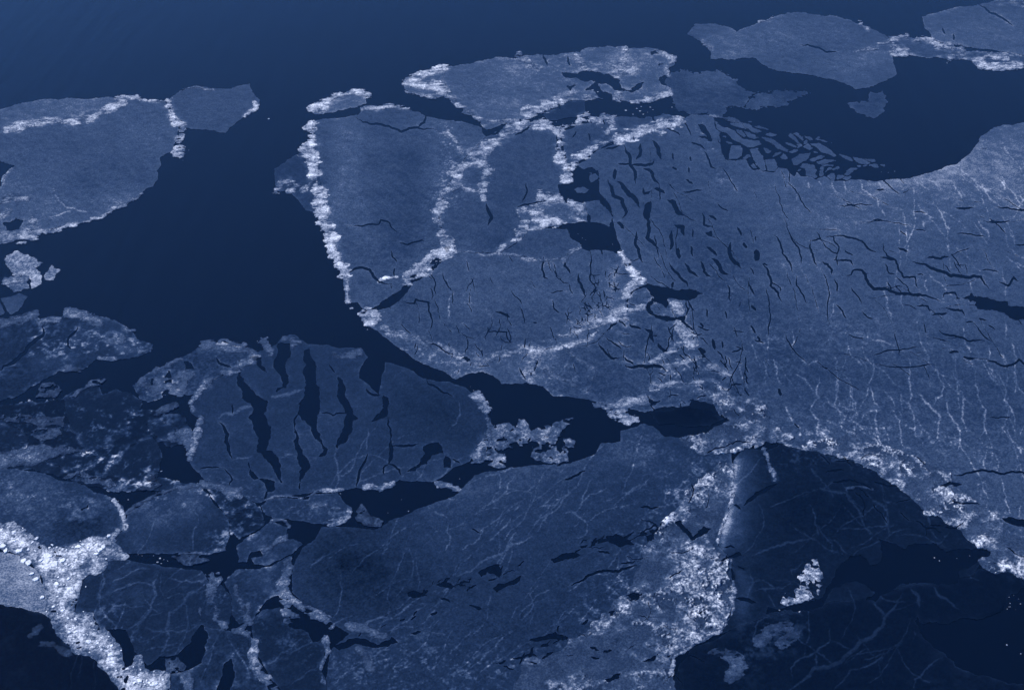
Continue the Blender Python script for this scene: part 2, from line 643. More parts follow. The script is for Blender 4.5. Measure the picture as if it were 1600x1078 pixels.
VEINS = """1.6 83 295 92 314 103 324 120 328 156 334
1.4 120 328 100 333 81 339
2.6 728 394 781 395 808 400 847 409 872 405
2 1156 572 1164 597 1169 610
1.6 1189 563 1203 594
2 1211 569 1220 600
2.5 1228 632 1234 651 1250 669 1250 682
2.5 1280 588 1275 610 1280 622 1266 641 1280 657 1275 688
2 1305 560 1309 585 1309 610 1305 635 1319 676
2 1316 585 1328 601 1337 635 1341 648
2 1294 627 1322 638 1342 646
2.5 1327 651 1341 663 1350 679
2 1339 663 1334 676
2 1341 662 1350 647 1366 641
1.6 1344 560 1353 579
2 1355 601 1366 629 1375 641
3 1369 641 1370 666 1377 694
2 1377 666 1389 694
2 1381 610 1398 635
2.4 1395 641 1406 657 1408 679 1414 701
2.4 1420 560 1422 601 1419 629 1428 657 1431 685
3 1428 613 1441 619 1456 638 1469 654 1466 669 1458 694
2 1456 637 1462 622 1472 619 1475 601 1464 576
2.4 1481 626 1481 644 1494 663 1500 685 1497 704
2.4 1500 604 1506 622 1508 666 1511 679
2.4 1525 579 1528 610 1541 641 1539 672 1531 685 1542 699
2.4 1559 585 1570 604 1569 626 1586 663
1.6 1547 582 1556 597
2 1584 585 1600 616 1640 660
2 1587 694 1597 710
2 1541 707 1539 735
2 1555 704 1558 735
2 1528 772 1528 757 1541 751
2 1564 747 1572 776 1577 800
2 1594 788 1592 807
2 1594 726 1587 735
2 1242 585 1259 594 1270 610
1.8 1428 280 1442 291 1458 299
1.8 1447 280 1469 294
1.8 1486 283 1511 316
2 1519 280 1539 297 1561 322
1.8 1564 283 1570 297
1.8 1584 302 1600 322
2.6 1528 344 1542 361 1545 375
2 1578 363 1585 383
2 1369 308 1383 338
1.8 1263 285 1266 297
1.8 1280 283 1283 291
2 1300 285 1308 302
1.8 1319 285 1322 297
1.6 1344 283 1347 297 1364 310
1.6 1397 283 1411 297
1.6 1372 285 1380 297
1.6 1244 305 1245 314
1.6 1302 475 1297 497
1.6 1385 433 1386 480 1394 503
1.6 1410 458 1410 486
1.6 1447 433 1449 458
2 1514 436 1519 455
2.4 1506 514 1508 531 1519 553
1.6 1433 503 1444 544 1454 572
1.6 1570 497 1572 530
2 1581 536 1589 561
2 1567 553 1572 567
1.6 1545 539 1546 561
2 1355 522 1355 533 1380 533 1400 544
1.6 1238 511 1238 553
2 1305 556 1307 575
2 1252 558 1263 571 1277 564
2.4 1208 561 1212 575
1.6 1323 539 1353 575
2 1442 347 1444 355
2.6 1479 383 1482 394
2 1482 352 1484 361
3 1174 869 1213 854 1245 845 1274 840
2.4 1276 820 1287 836 1300 849 1303 866
2.4 1293 840 1313 853 1323 866
3 1279 762 1300 769 1323 770 1336 791 1348 817 1358 833 1366 838
3 1348 762 1361 778 1381 791 1387 801 1390 836
2.4 1378 765 1381 782 1394 791
2.4 1449 804 1455 830 1465 843
2.4 1461 856 1482 833
5.5 1410 927 1394 953 1381 975 1358 998 1332 1017 1307 1037 1274 1043 1265 1056 1239 1075 1225 1090
4 1365 943 1384 962
4.5 1423 920 1436 933 1436 949
3 1297 982 1297 1001 1274 1020 1236 1043 1236 1053 1239 1059
3 1274 1020 1276 1040
2 1300 1001 1329 1014
2.4 1381 1014 1374 1030 1332 1046 1319 1062 1303 1077 1295 1090
2.4 1473 1027 1452 1040 1429 1062 1429 1080
3.4 1458 917 1471 933 1487 943 1499 953
2 1429 982 1426 1001
1.8 1508 895 1529 907
3 1171 895 1177 911 1168 933
2.2 1179 924 1223 920 1242 907
2.2 1255 879 1236 891 1239 901
2.2 1194 966 1181 978 1177 995
2.4 1146 762 1165 745 1180 728 1190 715
2.2 575 669 573 703
2.2 525 700 527 725 524 765
1.8 717 628 719 647 713 662 702 671
2.2 439 716 461 709
2.4 364 719 396 712
5 424 620 474 608
5 342 653 396 634
3 160 889 160 918 152 936
4 249 894 239 913 244 931 236 952 220 971 205 994
4 325 910 294 929 265 957 260 981 265 994 252 1023
2.6 171 931 194 918 218 910 241 916
2.2 171 912 210 892 236 889
2.2 171 952 223 947
2.2 262 900 302 910 323 910
1.8 257 936 289 929
2.2 234 963 257 955
2.6 262 986 297 986 312 973
1.8 223 978 262 989
2.2 803 803 787 825 770 842 752 852
2 802 800 812 790
2.4 893 747 889 772 875 790 856 805 840 830
2.4 880 803 894 800 918 820 912 838 902 842
2 1005 756 985 770 960 790
2.4 1085 732 1074 750 1040 772 1038 782 1044 790 1075 775
2 1044 790 1020 800 1002 812 995 820
2.4 970 858 960 876 950 890
2.4 840 915 828 930 834 945 826 958 808 972
2 834 938 858 922
2.6 592 974 622 960 640 945 655 934
2.4 610 990 632 972 650 955 668 945
2.6 680 925 700 920 690 940 672 952
2 560 980 585 968 610 955
2.6 580 1032 606 1010 620 1000
2 602 1068 618 1040 650 1018 672 1000
2.2 668 790 680 800 694 806 700 812
2 700 815 704 840 696 860
2.2 742 805 762 790 790 770 803 745
2.2 755 826 740 850 720 860
3.6 712 900 742 888 770 870 800 850 830 838
2.4 716 1060 760 1020 800 985
2.4 950 760 925 772 905 790
2.4 407 1042 440 1020 480 995
2 455 1020 490 1000
2 455 1070 480 1050 500 1040
2 300 870 302 850 309 820 305 800
1.8 700 500 702 475 710 455
1.8 880 600 882 575 890 560""".split("\n")

# soft surface variation (thin snow, thicker ice): radius, amount, points
SOFT = """22 .10 20 185 80 172 150 165
26 -.05 140 285 190 285 220 280
18 .10 180 320 210 310
40 .06 700 215 690 260
34 -.06 640 260 640 330 620 400
16 .05 560 220 555 300 575 370
30 -.04 800 300 780 380
40 .035 700 470 800 440 900 450
40 -.03 640 500 760 520
50 -.04 650 640 720 660
30 .04 560 640 460 700
60 -.035 980 250 1050 330 1120 400
50 .03 1200 330 1300 350 1250 400
40 -.03 60 250 150 240
24 .04 20 300 80 320
60 .03 700 820 850 780
60 -.03 900 950 760 1000
40 -.05 500 950 560 900
30 .05 1200 60 1150 70
40 .03 780 130 850 120
22 .08 540 215 530 330
14 .14 960 425 955 470 930 500 895 518
22 .07 800 575 830 560
16 .07 660 545 720 575 760 570
90 .065 1330 300 1420 290 1500 270 1580 230
60 .05 1480 270 1600 240
18 .10 1375 290 1440 280 1500 268
40 .05 1560 270 1600 330
70 -.05 1120 430 1200 560
70 -.06 1250 600 1600 620
8 .34 1150 722 1147 745 1145 765
20 .17 1160 722 1152 765 1148 800 1140 845
7 .30 1142 795 1138 815 1130 840 1128 856
14 .15 1158 895 1162 925 1158 955
30 .06 1170 740 1165 800 1160 860
40 .08 680 770 800 740 960 700
60 -.07 540 880 600 920
40 .05 1000 700 1060 740
30 .10 240 800 270 780 310 772
34 .07 220 820 300 790
30 .12 20 770 60 760
40 .06 60 800
16 -.10 100 830 150 820
26 .10 140 530 180 515
16 .10 60 565 110 560
14 .16 210 545 190 545
30 -.02 690 650
26 .06 410 900
22 .06 500 790
20 .12 860 560 845 590
16 .08 1000 90 960 90
18 .10 1090 118 1130 122
18 .10 1190 155
20 .05 1120 70 1160 90
24 .06 1330 110 1370 90
40 .04 1230 40 1300 50
20 .10 40 905 30 870
40 -.03 1250 800 1330 800
30 -.03 650 900 500 860""".split("\n")

# scattered snow and crushed ice: radius, amount, points
SPECKS = """45 .24 880 1030 960 960 1000 880 1050 790 1090 740
40 .20 560 1060 640 1040 760 1050 830 1030
30 .14 1000 700 1060 740 1110 700
26 .22 700 215 715 260 700 300
24 .10 830 110 900 100 1000 95
34 .36 60 640 150 660 230 640
34 .36 40 700 150 720 260 760
24 .30 330 770 400 800 350 840
34 .16 20 770 90 780
24 .20 170 960 210 1000
26 .24 340 930 390 960 400 1020
24 .16 450 1000 520 1040
30 .22 1050 560 1090 600 1150 630 1190 650
34 .22 1230 690 1340 690 1420 740 1500 790 1580 850
18 .16 1090 200 1115 240 1130 270
24 .14 880 590 930 610
24 .14 620 545 720 570
20 .12 440 800 530 800
24 .30 60 545 140 535 190 545 215 535
30 .10 1130 420 1180 520 1240 560
40 .08 1290 520 1400 540 1500 560
30 .12 1300 650 1420 670 1540 700
26 .10 1180 980 1240 985 1160 1030""".split("\n")

# id | tone | mottle | edge roughness(px) | label | outline
FLOES = """nilas|.03|.03|1.2|dark skin of new ice inside the pool right of centre|1015 645 1060 638 1110 640 1130 655 1110 665 1070 667 1030 663
isle|.335|.05|.8|small pale pointed floe touching the right tip of the far left floe|260 160 281 144 303 135 334 139 362 139 374 135 390 132 394 144 406 157 405 167 395 174 384 181 373 189 358 201 353 208 334 205 309 203 289 201 284 190 272 178
far|.36|.07|.8|broad blue floe with a long white ridge at the far left edge|-125 180 -60 174 0 172 42 160 83 156 125 155 167 153 184 156 206 153 228 157 259 160 264 172 267 192 280 197 278 217 271 228 270 236 250 247 252 258 245 267 247 278 239 292 228 295 220 306 195 322 172 332 139 345 106 352 56 366 28 374 0 382 -80 410 -125 400
cap|.42|.08|1.2|tiny grey floe under a white snow cap above the tall ridged floe|484 170 506 161 522 151 536 146 550 140 575 145 570 153 573 163 539 171 514 177 492 181
flap|.25|.05|1|thin dark ice flap outside the white left ridge of the tall floe|484 232 453 248 428 264 431 287 428 300 450 299 466 312 478 330 500 335 500 260
tall|.335|.06|.8|tall blue floe walled by a thick white ridge on its left side|490 189 528 186 559 181 567 168 606 168 642 172 667 182 695 188 728 192 753 200 760 214 734 239 717 261 703 287 689 309 684 345 689 358 695 372 706 383 678 402 667 419 642 430 637 441 634 452 609 472 578 484 567 483 560 472 539 472 539 452 536 430 520 400 510 372 500 340 490 300 484 240
beak|.40|.08|1.2|small white crested floe wedged on the left tip of the topmost central floe|630 131 634 122 662 114 678 107 695 103 695 117 689 125 699 139 698 150 678 154 656 149 634 142
thinpane|.22|.05|.8|thin dark blue pane of ice between white ridges above the centre|848 178 872 168 891 158 914 158 916 175 902 184 877 187 855 187
top|.39|.06|1.2|topmost central floe with dark pools along its ragged right half|703 104 734 100 762 93 806 91 850 86 883 83 905 81 916 76 947 74 978 72 983 76 1022 76 1039 83 1057 89 1054 103 1044 107 1047 117 1030 122 1032 133 1048 138 1047 147 1028 156 1016 160 986 161 958 157 939 153 914 158 891 158 872 170 847 172 836 178 819 186 780 196 760 205 753 197 745 186 720 178 726 170 706 161 701 153 699 139 689 128 695 106
slip|.335|.07|1.2|small floe wedged between the white spotted floe and the huge right sheet|914 317 936 313 952 326 957 340 951 354 924 348 917 330
crumb|.36|.06|.8|little ice islet floating in the central dark pool|898 297 902 293 912 293 922 297 914 302 902 302
pebble|.34|.05|.8|rounded islet filling the small notch above the central dark pool|921 281 922 274 930 272 935 277 930 284 923 286
stripe|.32|.05|.8|crescent of blue ice between two branching white ridges below the topmost floe|876 205 902 197 936 189 958 184 1011 183 1030 181 1036 177 1058 178 1068 186 1030 197 1003 208 975 217 947 228 919 242 897 256 886 256 880 231
patchy|.37|.09|1|small floe spotted with white patches beside the central dark pool|806 328 855 309 876 307 885 318 914 317 917 350 877 352 850 357 822 361 815 345
lens|.31|.05|.8|lens shaped blue floe under a pale curved seam left of the dark pool|822 361 847 358 886 358 891 372 905 380 908 390 891 395 883 404 847 409 808 400 783 394 802 383 819 372
mid|.32|.05|.8|smooth blue floe enclosed by white ridges in the upper centre|760 214 790 196 819 190 850 197 870 205 872 245 890 262 890 280 872 291 874 307 855 310 806 329 815 345 822 361 819 372 802 383 783 394 740 396 700 392 690 360 684 330 700 290 734 240
belly|.335|.05|.9|wide rounded floe with a curved white ridge along its lower right rim|567 491 589 487 606 482 623 470 637 457 645 441 675 425 695 405 700 392 740 395 783 394 808 399 847 408 883 403 891 394 908 389 969 394 986 427 1011 443 989 452 980 464 978 483 958 503 930 536 891 541 855 544 844 550 833 572 824 597 817 600 784 601 770 586 753 580 734 583 712 593 659 567 637 553 595 522 574 505
fan|.30|.06|1|broken blue floe with pale arcs just below the wide rounded floe|844 550 861 544 900 539 933 534 961 508 980 486 983 466 991 455 1008 450 1022 452 1075 470 1078 500 1080 514 1086 541 1108 564 1139 589 1150 611 1170 622 1150 640 1124 650 1083 645 1011 645 990 640 939 630 911 623 867 620 842 602 827 599 838 575
sheet|.345|.045|.7|huge cracked ice sheet filling the right side of the scene|1067 186 1080 180 1114 182 1116 189 1119 202 1127 207 1124 209 1125 215 1127 219 1126 221 1126 230 1130 242 1136 252 1156 250 1166 251 1171 262 1177 267 1188 266 1192 269 1199 269 1211 270 1216 262 1231 265 1233 271 1241 277 1245 270 1251 276 1262 276 1275 281 1288 276 1297 281 1304 284 1322 284 1329 281 1345 281 1362 283 1379 283 1400 280 1408 280 1438 275 1465 267 1495 258 1516 240 1529 223 1532 213 1553 199 1580 196 1600 192 1725 180 1725 930 1600 860 1559 830 1500 790 1440 745 1400 720 1340 700 1260 704 1210 690 1180 660 1150 640 1139 589 1108 564 1086 541 1078 500 1069 470 1040 452 1011 443 991 419 972 394 958 345 955 325 936 300 936 283 911 264 900 258 975 217
horn|.35|.06|1|long blue floe ending in a blunt horn toward the upper right|1073 54 1087 37 1117 36 1141 44 1151 50 1164 44 1188 34 1205 29 1229 21 1256 19 1276 24 1303 25 1327 32 1350 40 1370 49 1387 57 1396 72 1394 88 1397 101 1401 118 1384 127 1364 135 1337 140 1310 128 1276 120 1242 116 1212 111 1188 98 1181 91 1111 93 1111 81 1097 67
link|.30|.09|1.2|narrow strip of ice with white rubble joining two upper right floes|1387 57 1418 56 1435 62 1482 72 1519 81 1576 84 1600 88 1640 92 1640 104 1595 105 1566 110 1532 108 1519 96 1482 94 1448 91 1414 84 1394 88
corner|.39|.06|.8|pale floe cut off by the upper right corner|1441 27 1482 15 1532 7 1553 2 1600 -20 1640 -60 1725 -60 1725 95 1600 88 1576 83 1522 76 1492 70 1458 63 1455 56 1445 44
veil|.27|.08|3.5|dark see-through ice film beside the topmost central floe|1035 125 1050 114 1070 110 1094 116 1121 110 1138 118 1153 128 1165 142 1180 146 1160 168 1131 165 1134 175 1128 182 1077 179 1058 177 1050 160 1048 140
wisp|.25|.10|4|faint wispy ice film drifting in the upper right water|1178 148 1195 145 1229 143 1259 143 1262 148 1232 159 1229 165 1195 169 1165 169
mitten|.28|.08|2.5|mitten shaped thin floe alone in the upper right water|1323 162 1357 159 1360 145 1377 145 1387 159 1377 179 1364 186 1343 179
claw|.20|.04|.7|claw marked floe torn by long dark finger shaped gaps|294 719 292 703 308 687 314 656 299 647 296 631 308 612 324 597 358 584 374 575 383 566 411 547 433 537 442 526 461 523 480 537 511 539 530 544 564 544 575 559 563 575 561 591 574 600 592 616 596 594 602 566 633 575 661 591 696 597 727 606 742 622 758 641 767 655 766 675 755 690 733 722 708 731 689 747 677 753 624 750 592 766 555 762 527 769 499 766 480 772 449 776 421 778 405 787 389 781 374 766 336 759 317 747 302 731
crust|.235|.10|1.5|crusty grey floe hugging the upper left of the claw marked floe|309 543 348 536 390 544 403 550 395 561 373 577 328 600 306 612 301 617 281 617 270 600 264 580 255 590 253 622 234 630 217 622 206 603 223 589 245 575 267 566 295 553
dusk|.14|.06|1.2|dark frost dusted floe at the left edge below the rubble islet|-125 505 0 497 17 498 53 490 64 502 92 498 108 488 122 484 156 494 181 500 206 516 214 530 239 539 237 550 211 558 178 561 150 561 125 580 92 580 67 594 50 603 28 619 0 628 -125 640
islet|.52|.16|1.8|white rubble islet in the dark water near the left edge|6 405 28 392 50 401 67 411 56 419 65 430 65 444 50 450 46 434 36 432 20 430 11 416
isletlow|.42|.12|1.2|half grey half white islet just under the rubble islet|6 441 17 434 42 434 46 450 22 457
isletside|.48|.14|1.5|small white islet right of the rubble islet|69 430 81 415 95 422 84 438 69 438
plate|.31|.03|.8|clean grey plate of ice below the rubble islet|0 466 31 458 43 464 36 477 28 486 17 493 8 480
platecut|.28|.03|.8|sliver of grey ice at the left edge beside the clean plate|-60 468 -3 468 7 486 8 490 -5 494 -60 500
shade|.105|.02|1.2|large dark smooth floe between the frost dusted floe and the claw floe|97 622 117 611 142 599 156 605 159 616 181 608 206 613 223 627 220 638 200 650 200 677 172 697 139 708 122 686 106 655
shadelow|.095|.02|1.2|dark smooth floe left of the black triangle of water|161 744 172 725 189 708 220 688 239 680 253 711 248 736 234 753 206 753
shadestrip|.085|.02|1.2|narrow dark floe under the bright left rubble streak|70 719 92 714 134 709 156 716 142 733 106 739
shadeleft|.11|.02|1|dark smooth floe cut by the left edge amid dim rubble|-125 660 0 663 28 669 44 686 39 702 0 711 -125 715
shadetiny|.1|.02|1|small dark floe with rubble corner left of the claw floe|228 663 250 655 273 669 264 688 244 682
ashen|.22|.07|1|ashen floe at the left edge above the bright white band|-125 740 0 733 22 732 50 736 70 739 92 750 117 752 147 769 178 780 192 791 192 811 195 826 178 835 139 847 108 854 78 860 61 850 42 844 14 830 0 825 -125 820
egg|.15|.04|.9|egg shaped dark floe between the ashen floe and claw floe|198 811 200 800 223 789 239 775 259 772 281 761 309 759 326 772 339 791 356 811 359 830 351 858 326 866 278 864 223 865 195 864 181 853 178 839 195 828
dimlow|.085|.04|1.5|dim broken floe right of the egg shaped floe|359 811 390 805 415 814 401 830 373 842 360 830
dimhigh|.10|.06|1.5|dim rubble strewn floe squeezed between egg floe and claw floe|328 772 362 772 387 786 381 803 348 800
brow|.215|.05|.9|grey floe with white rim under the claw marked floe|408 791 418 780 447 777 482 780 486 772 527 769 537 785 550 795 544 811 524 822 505 819 469 814 431 812 415 804
knuckle|.20|.06|1|knuckle shaped grey floe left of the small black gap|369 853 385 840 424 815 450 824 447 840 469 841 473 849 456 866 421 882 398 882 392 872 411 869 408 859 392 862 385 878 373 878
wedge|.165|.05|1|wedge of grey ice joined to the white seam of the central lower sheet|352 910 369 891 424 885 444 872 456 868 452 900 440 932 408 950 395 970 375 975 362 960 362 931
oval|.11|.03|.9|dark oval floe with white sides at the bottom left of centre|392 969 411 953 437 949 450 962 457 975 479 978 489 998 505 998 511 1008 502 1043 511 1066 500 1100 447 1090 424 1059 405 1027 395 1004
maze|.135|.03|1|dark floe veined like marble above the bright white band|126 905 136 892 160 890 163 876 184 871 236 881 276 887 315 892 325 907 346 915 362 931 362 963 354 984 315 976 297 1005 278 1023 249 1026 231 1041 210 1018 197 984 157 984 147 963 118 957 123 931
scrap|.15|.06|1|dark scrap of ice with a black pool at the lower left|315 978 352 984 388 989 399 1010 394 1036 409 1057 420 1078 445 1175 285 1175 265 1078 262 1055 283 1052 315 1036 320 1010
pale|.50|.02|1|pale grey snow sheet with rippled surface at the lower left edge|-125 850 0 862 30 868 62 895 74 930 80 965 63 957 34 949 0 945 -125 930
night|.02|.02|1.2|nearly black thin ice sheet in the lower left corner|-125 925 0 940 40 948 74 960 90 985 100 1005 120 1017 146 1030 170 1055 190 1080 215 1175 -125 1175
plain|.2|.05|.8|great streaked ice sheet across the lower centre|680 785 717 771 742 743 761 737 799 731 830 727 867 726 892 724 927 712 939 693 970 690 970 674 992 668 1005 662 1033 674 1055 684 1095 680 1120 690 1142 705 1146 735 1146 762 1138 795 1128 825 1122 852 1145 876 1148 924 1141 956 1122 988 1083 1008 1048 1030 1048 1053 1055 1078 1055 1175 490 1175 511 1053 515 1020 524 1008 545 990 521 975 498 959 476 950 457 924 457 891 463 872 473 856 492 843 502 824 531 824 560 824 589 827 608 814 634 804 666 791
tent|.07|.04|.8|dark sheet with a glowing pale left edge at lower right|1146 720 1162 700 1190 704 1196 706 1231 686 1250 697 1294 707 1340 720 1365 733 1402 757 1430 780 1470 805 1505 830 1540 858 1520 900 1420 915 1300 940 1197 962 1140 985 1080 1012 1100 990 1141 956 1148 924 1141 880 1122 852 1128 825 1138 795 1146 762
abyss|.034|.02|1|very dark veined sheet along the bottom right|1080 1012 1140 985 1197 962 1300 925 1420 905 1520 890 1560 885 1600 905 1725 960 1725 1175 1055 1175 1051 1072 1060 1040
slush|.072|.03|2.5|dim slushy ice film packed between the dark floes at the left edge|-60 640 60 628 100 622 200 645 232 640 290 650 300 690 262 700 250 690 246 745 330 758 300 772 250 768 200 768 150 762 60 738 -60 725
slush|.078|.03|2.5|dim slushy film below the claw floe beside the grey rimmed floe|320 760 372 766 400 786 408 795 412 812 380 830 360 835 352 800""".split("\n")

# floe | half width | brightness | points  (one part per line, on that floe)
RIDGES = """far|5|.72|15 205 42 196 70 190 111 189 134 185 156 178 175 167 192 158
far|2.4|.68|200 154 215 153 228 157
far|2.4|.66|234 158 246 159 262 162
far|6.5|.78|262 160 269 175 273 189 284 197 283 211 281 228 278 238
far|2.2|.7|70 364 106 352 139 345 172 332
far|3|.6|178 327 206 314 222 303
far|6|.62|0 372 30 368 60 362
far|4|.58|25 350 40 355 52 345
far|4|.5|0 315 18 308 42 312
far|3|.58|0 340 16 330
far|2|.6|0 290 8 275 16 264
isle|2.4|.7|398 161 402 168 392 175 382 182
isle|1.2|.5|281 144 303 136 334 140
cap|5|.78|486 172 507 162 530 150 550 144 572 146
cap|4|.74|490 176 505 172 510 166
tall|9|.84|486 196 490 214 484 242 490 256 495 287 498 314 505 341 514 361 517 383 526 405 536 425
tall|5|.66|470 296 484 288 492 282
tall|3.2|.7|540 432 543 455 544 470
tall|3.2|.62|567 172 600 168 640 173
tall|7.5|.7|817 195 790 211 759 231 734 250 712 275 695 300 684 323 687 345 689 358 695 374 701 391
tall|6|.74|703 388 676 402 667 419 645 430 637 437
tall|3.5|.66|700 206 712 222 722 240
tall|1.8|1.05|592 440 600 437 612 434 620 434
flap|5.5|.7|430 298 440 288 455 284 466 290 452 298
beak|5|.8|632 130 650 121 672 112 694 106
beak|4.5|.74|640 134 670 133 690 140 698 148
beak|2|.62|634 142 656 149 680 153
top|5.5|.66|980 76 978 86 972 97 960 106 962 114 991 110
top|4|.6|900 89 911 100 913 107
top|4|.56|811 89 827 100 844 108
top|3|.62|1039 86 1054 94 1042 108 1044 120
top|3|.66|1047 145 1028 153 1016 157 986 159
top|4|.66|969 147 958 153 970 158
top|7|.74|893 148 872 161 847 168 822 178
top|3|.62|914 153 928 151 940 152
top|3.6|.6|700 150 716 165 740 182 755 196
top|2|.6|758 192 776 189 800 190
stripe|7|.76|1064 186 1047 189 1025 200 997 207 975 214 947 222 930 231 914 242 900 253 888 266
stripe|5|.68|941 181 956 187 957 198 947 211
mid|7|.76|872 204 875 222 872 239 876 253 886 266 888 280
mid|6|.72|838 197 866 202 891 197 906 188 920 184 936 192
mid|6.5|.66|734 242 762 267 753 287 755 309
mid|4.5|.68|819 350 818 358 809 374 790 384 779 394
mid|3|.6|740 300 720 290 706 300
patchy|6|.72|846 312 862 309 874 309
patchy|4.5|.7|808 329 830 322
patchy|7|.7|836 332 846 338
patchy|8|.72|896 318 904 330
patchy|5|.74|852 350 870 350
lens|2|.52|783 394 808 400 847 409 872 405
lens|3.4|.58|881 404 895 393 907 388
belly|7|.76|574 494 582 498
belly|5|.55|667 530 690 545 723 560 748 563 790 550 820 550
belly|4.5|.84|972 397 980 411 989 427 1003 438
belly|6|.72|994 441 980 455 975 469 972 486 955 497 930 508 905 517 891 525 872 524 847 538 813 549
belly|4|.7|936 517 920 532 897 537 861 542
belly|7|.64|842 550 832 570 826 590
belly|4|.5|600 515 640 528 680 545
fan|7.5|.74|1064 510 1070 525 1082 537
fan|4|.62|1055 547 1030 558 1016 566
fan|7|.64|1044 580 1060 570 1080 562 1095 560 1114 575 1139 589
fan|5.5|.62|1019 605 1047 597 1075 600 1110 598
fan|3|.45|880 543 902 562 930 580 927 602 911 612
fan|3|.42|852 580 874 590 899 602
fan|4.5|.66|1052 478 1058 474 1062 484
fan|2.4|.6|984 486 1008 480
fan|7|.56|930 634 955 634 977 630 1008 630
fan|5|.64|955 648 975 652 990 658
sheet|3|.7|1094 596 1120 600 1138 612
sheet|5|.5|1090 612 1120 618 1150 625 1180 625
sheet|2|.46|1110 181 1130 185 1160 193
horn|2|.6|1186 34 1206 29
horn|3|.62|1344 38 1358 44
horn|2|.52|1337 80 1354 79 1372 78
horn|2.4|.54|1098 67 1112 76
link|3|.64|1374 70 1397 62 1418 57
link|5|.62|1396 78 1414 82
link|4|.66|1431 64 1445 61 1458 69 1486 74
link|6|.6|1486 90 1505 81
link|5|.68|1526 95 1543 89 1568 90
link|4|.7|1534 104 1566 105 1592 103
corner|5|.56|1558 2 1600 6
claw|4.5|.55|303 644 299 631 308 615 321 600
claw|4.5|.58|314 653 311 678 300 703 296 716
claw|8|.5|326 598 342 585 371 574 396 562
claw|6|.48|411 537 420 545 424 552
claw|4.5|.46|445 530 467 534 456 542
claw|5|.4|524 556 546 556 562 552
claw|7|.64|744 620 758 638 764 658 758 688 744 714
claw|2.2|.58|414 781 449 775 480 776 496 767 524 767 536 765
claw|3.2|.56|571 762 592 766 614 757
claw|4.2|.56|683 756 698 758 714 764
claw|6|.46|267 686 287 677 301 689 294 697
claw|6|.44|320 757 345 762 372 770
crust|8|.48|320 543 348 540 385 548 398 556
crust|12|.48|288 590 284 604
crust|10|.46|222 600 240 612 246 600
crust|5|.42|240 580 262 572 285 560
dusk|6|.52|111 491 134 497 156 503
dusk|5|.44|0 505 28 500 53 491
dusk|3|.5|61 505 92 500
dusk|3.4|.5|195 516 210 517
dusk|3.4|.44|167 533 190 530
dusk|3.4|.52|217 550 237 545
dusk|2.4|.5|156 561 180 561
dusk|4.5|.42|104 577 125 578
isletlow|4|.55|10 440 26 435 42 437
ashen|3|.66|178 782 190 800 196 826
egg|2.6|.36|200 802 240 776 281 762 309 760
egg|2|.44|280 865 326 866 350 858
brow|4.2|.54|546 800 536 812 515 820
brow|2.2|.42|440 800 470 792 505 790 530 795
brow|3|.46|424 814 440 812 452 822
knuckle|3|.42|412 860 430 848 450 838
wedge|5.5|.46|452 880 444 905 438 930 450 942
wedge|4.4|.4|368 915 376 942 385 965
wedge|5|.44|388 947 389 971 375 984
oval|5.5|.56|397 1000 398 1040 411 1059 432 1080
oval|4.2|.5|508 998 511 1020 502 1043 506 1066
oval|4.4|.5|445 958 465 963 450 972
maze|6.5|.44|331 918 326 936 341 952 336 968 352 978
maze|3.4|.36|310 944 313 968
scrap|5|.42|291 1057 297 1085
scrap|5|.42|365 986 388 992
plain|3|.62|1141 735 1146 762 1138 795 1124 836 1121 852
plain|3.2|.62|1142 876 1143 891 1148 924 1141 956 1122 988 1083 1008 1052 1028 1048 1053
plain|5|.52|446 932 470 950 490 960 518 978
plain|5|.42|545 978 575 985 600 996
plain|5|.36|560 1015 575 1030 580 1045
plain|5|.5|826 1035 838 1032 846 1038
tent|3.2|.5|1194 704 1203 729 1211 749
tent|2.6|.32|1323 764 1345 760 1362 764
abyss|6|.34|1187 1000 1203 986 1229 980 1242 986 1222 1004
abyss|7|.38|1136 1024 1150 1030 1152 1048 1140 1060
abyss|4|.3|1110 1020 1128 1018 1142 1020
night|4.5|.22|47 994 63 981
night|5|.24|63 1007 87 1010 105 1020""".split("\n")

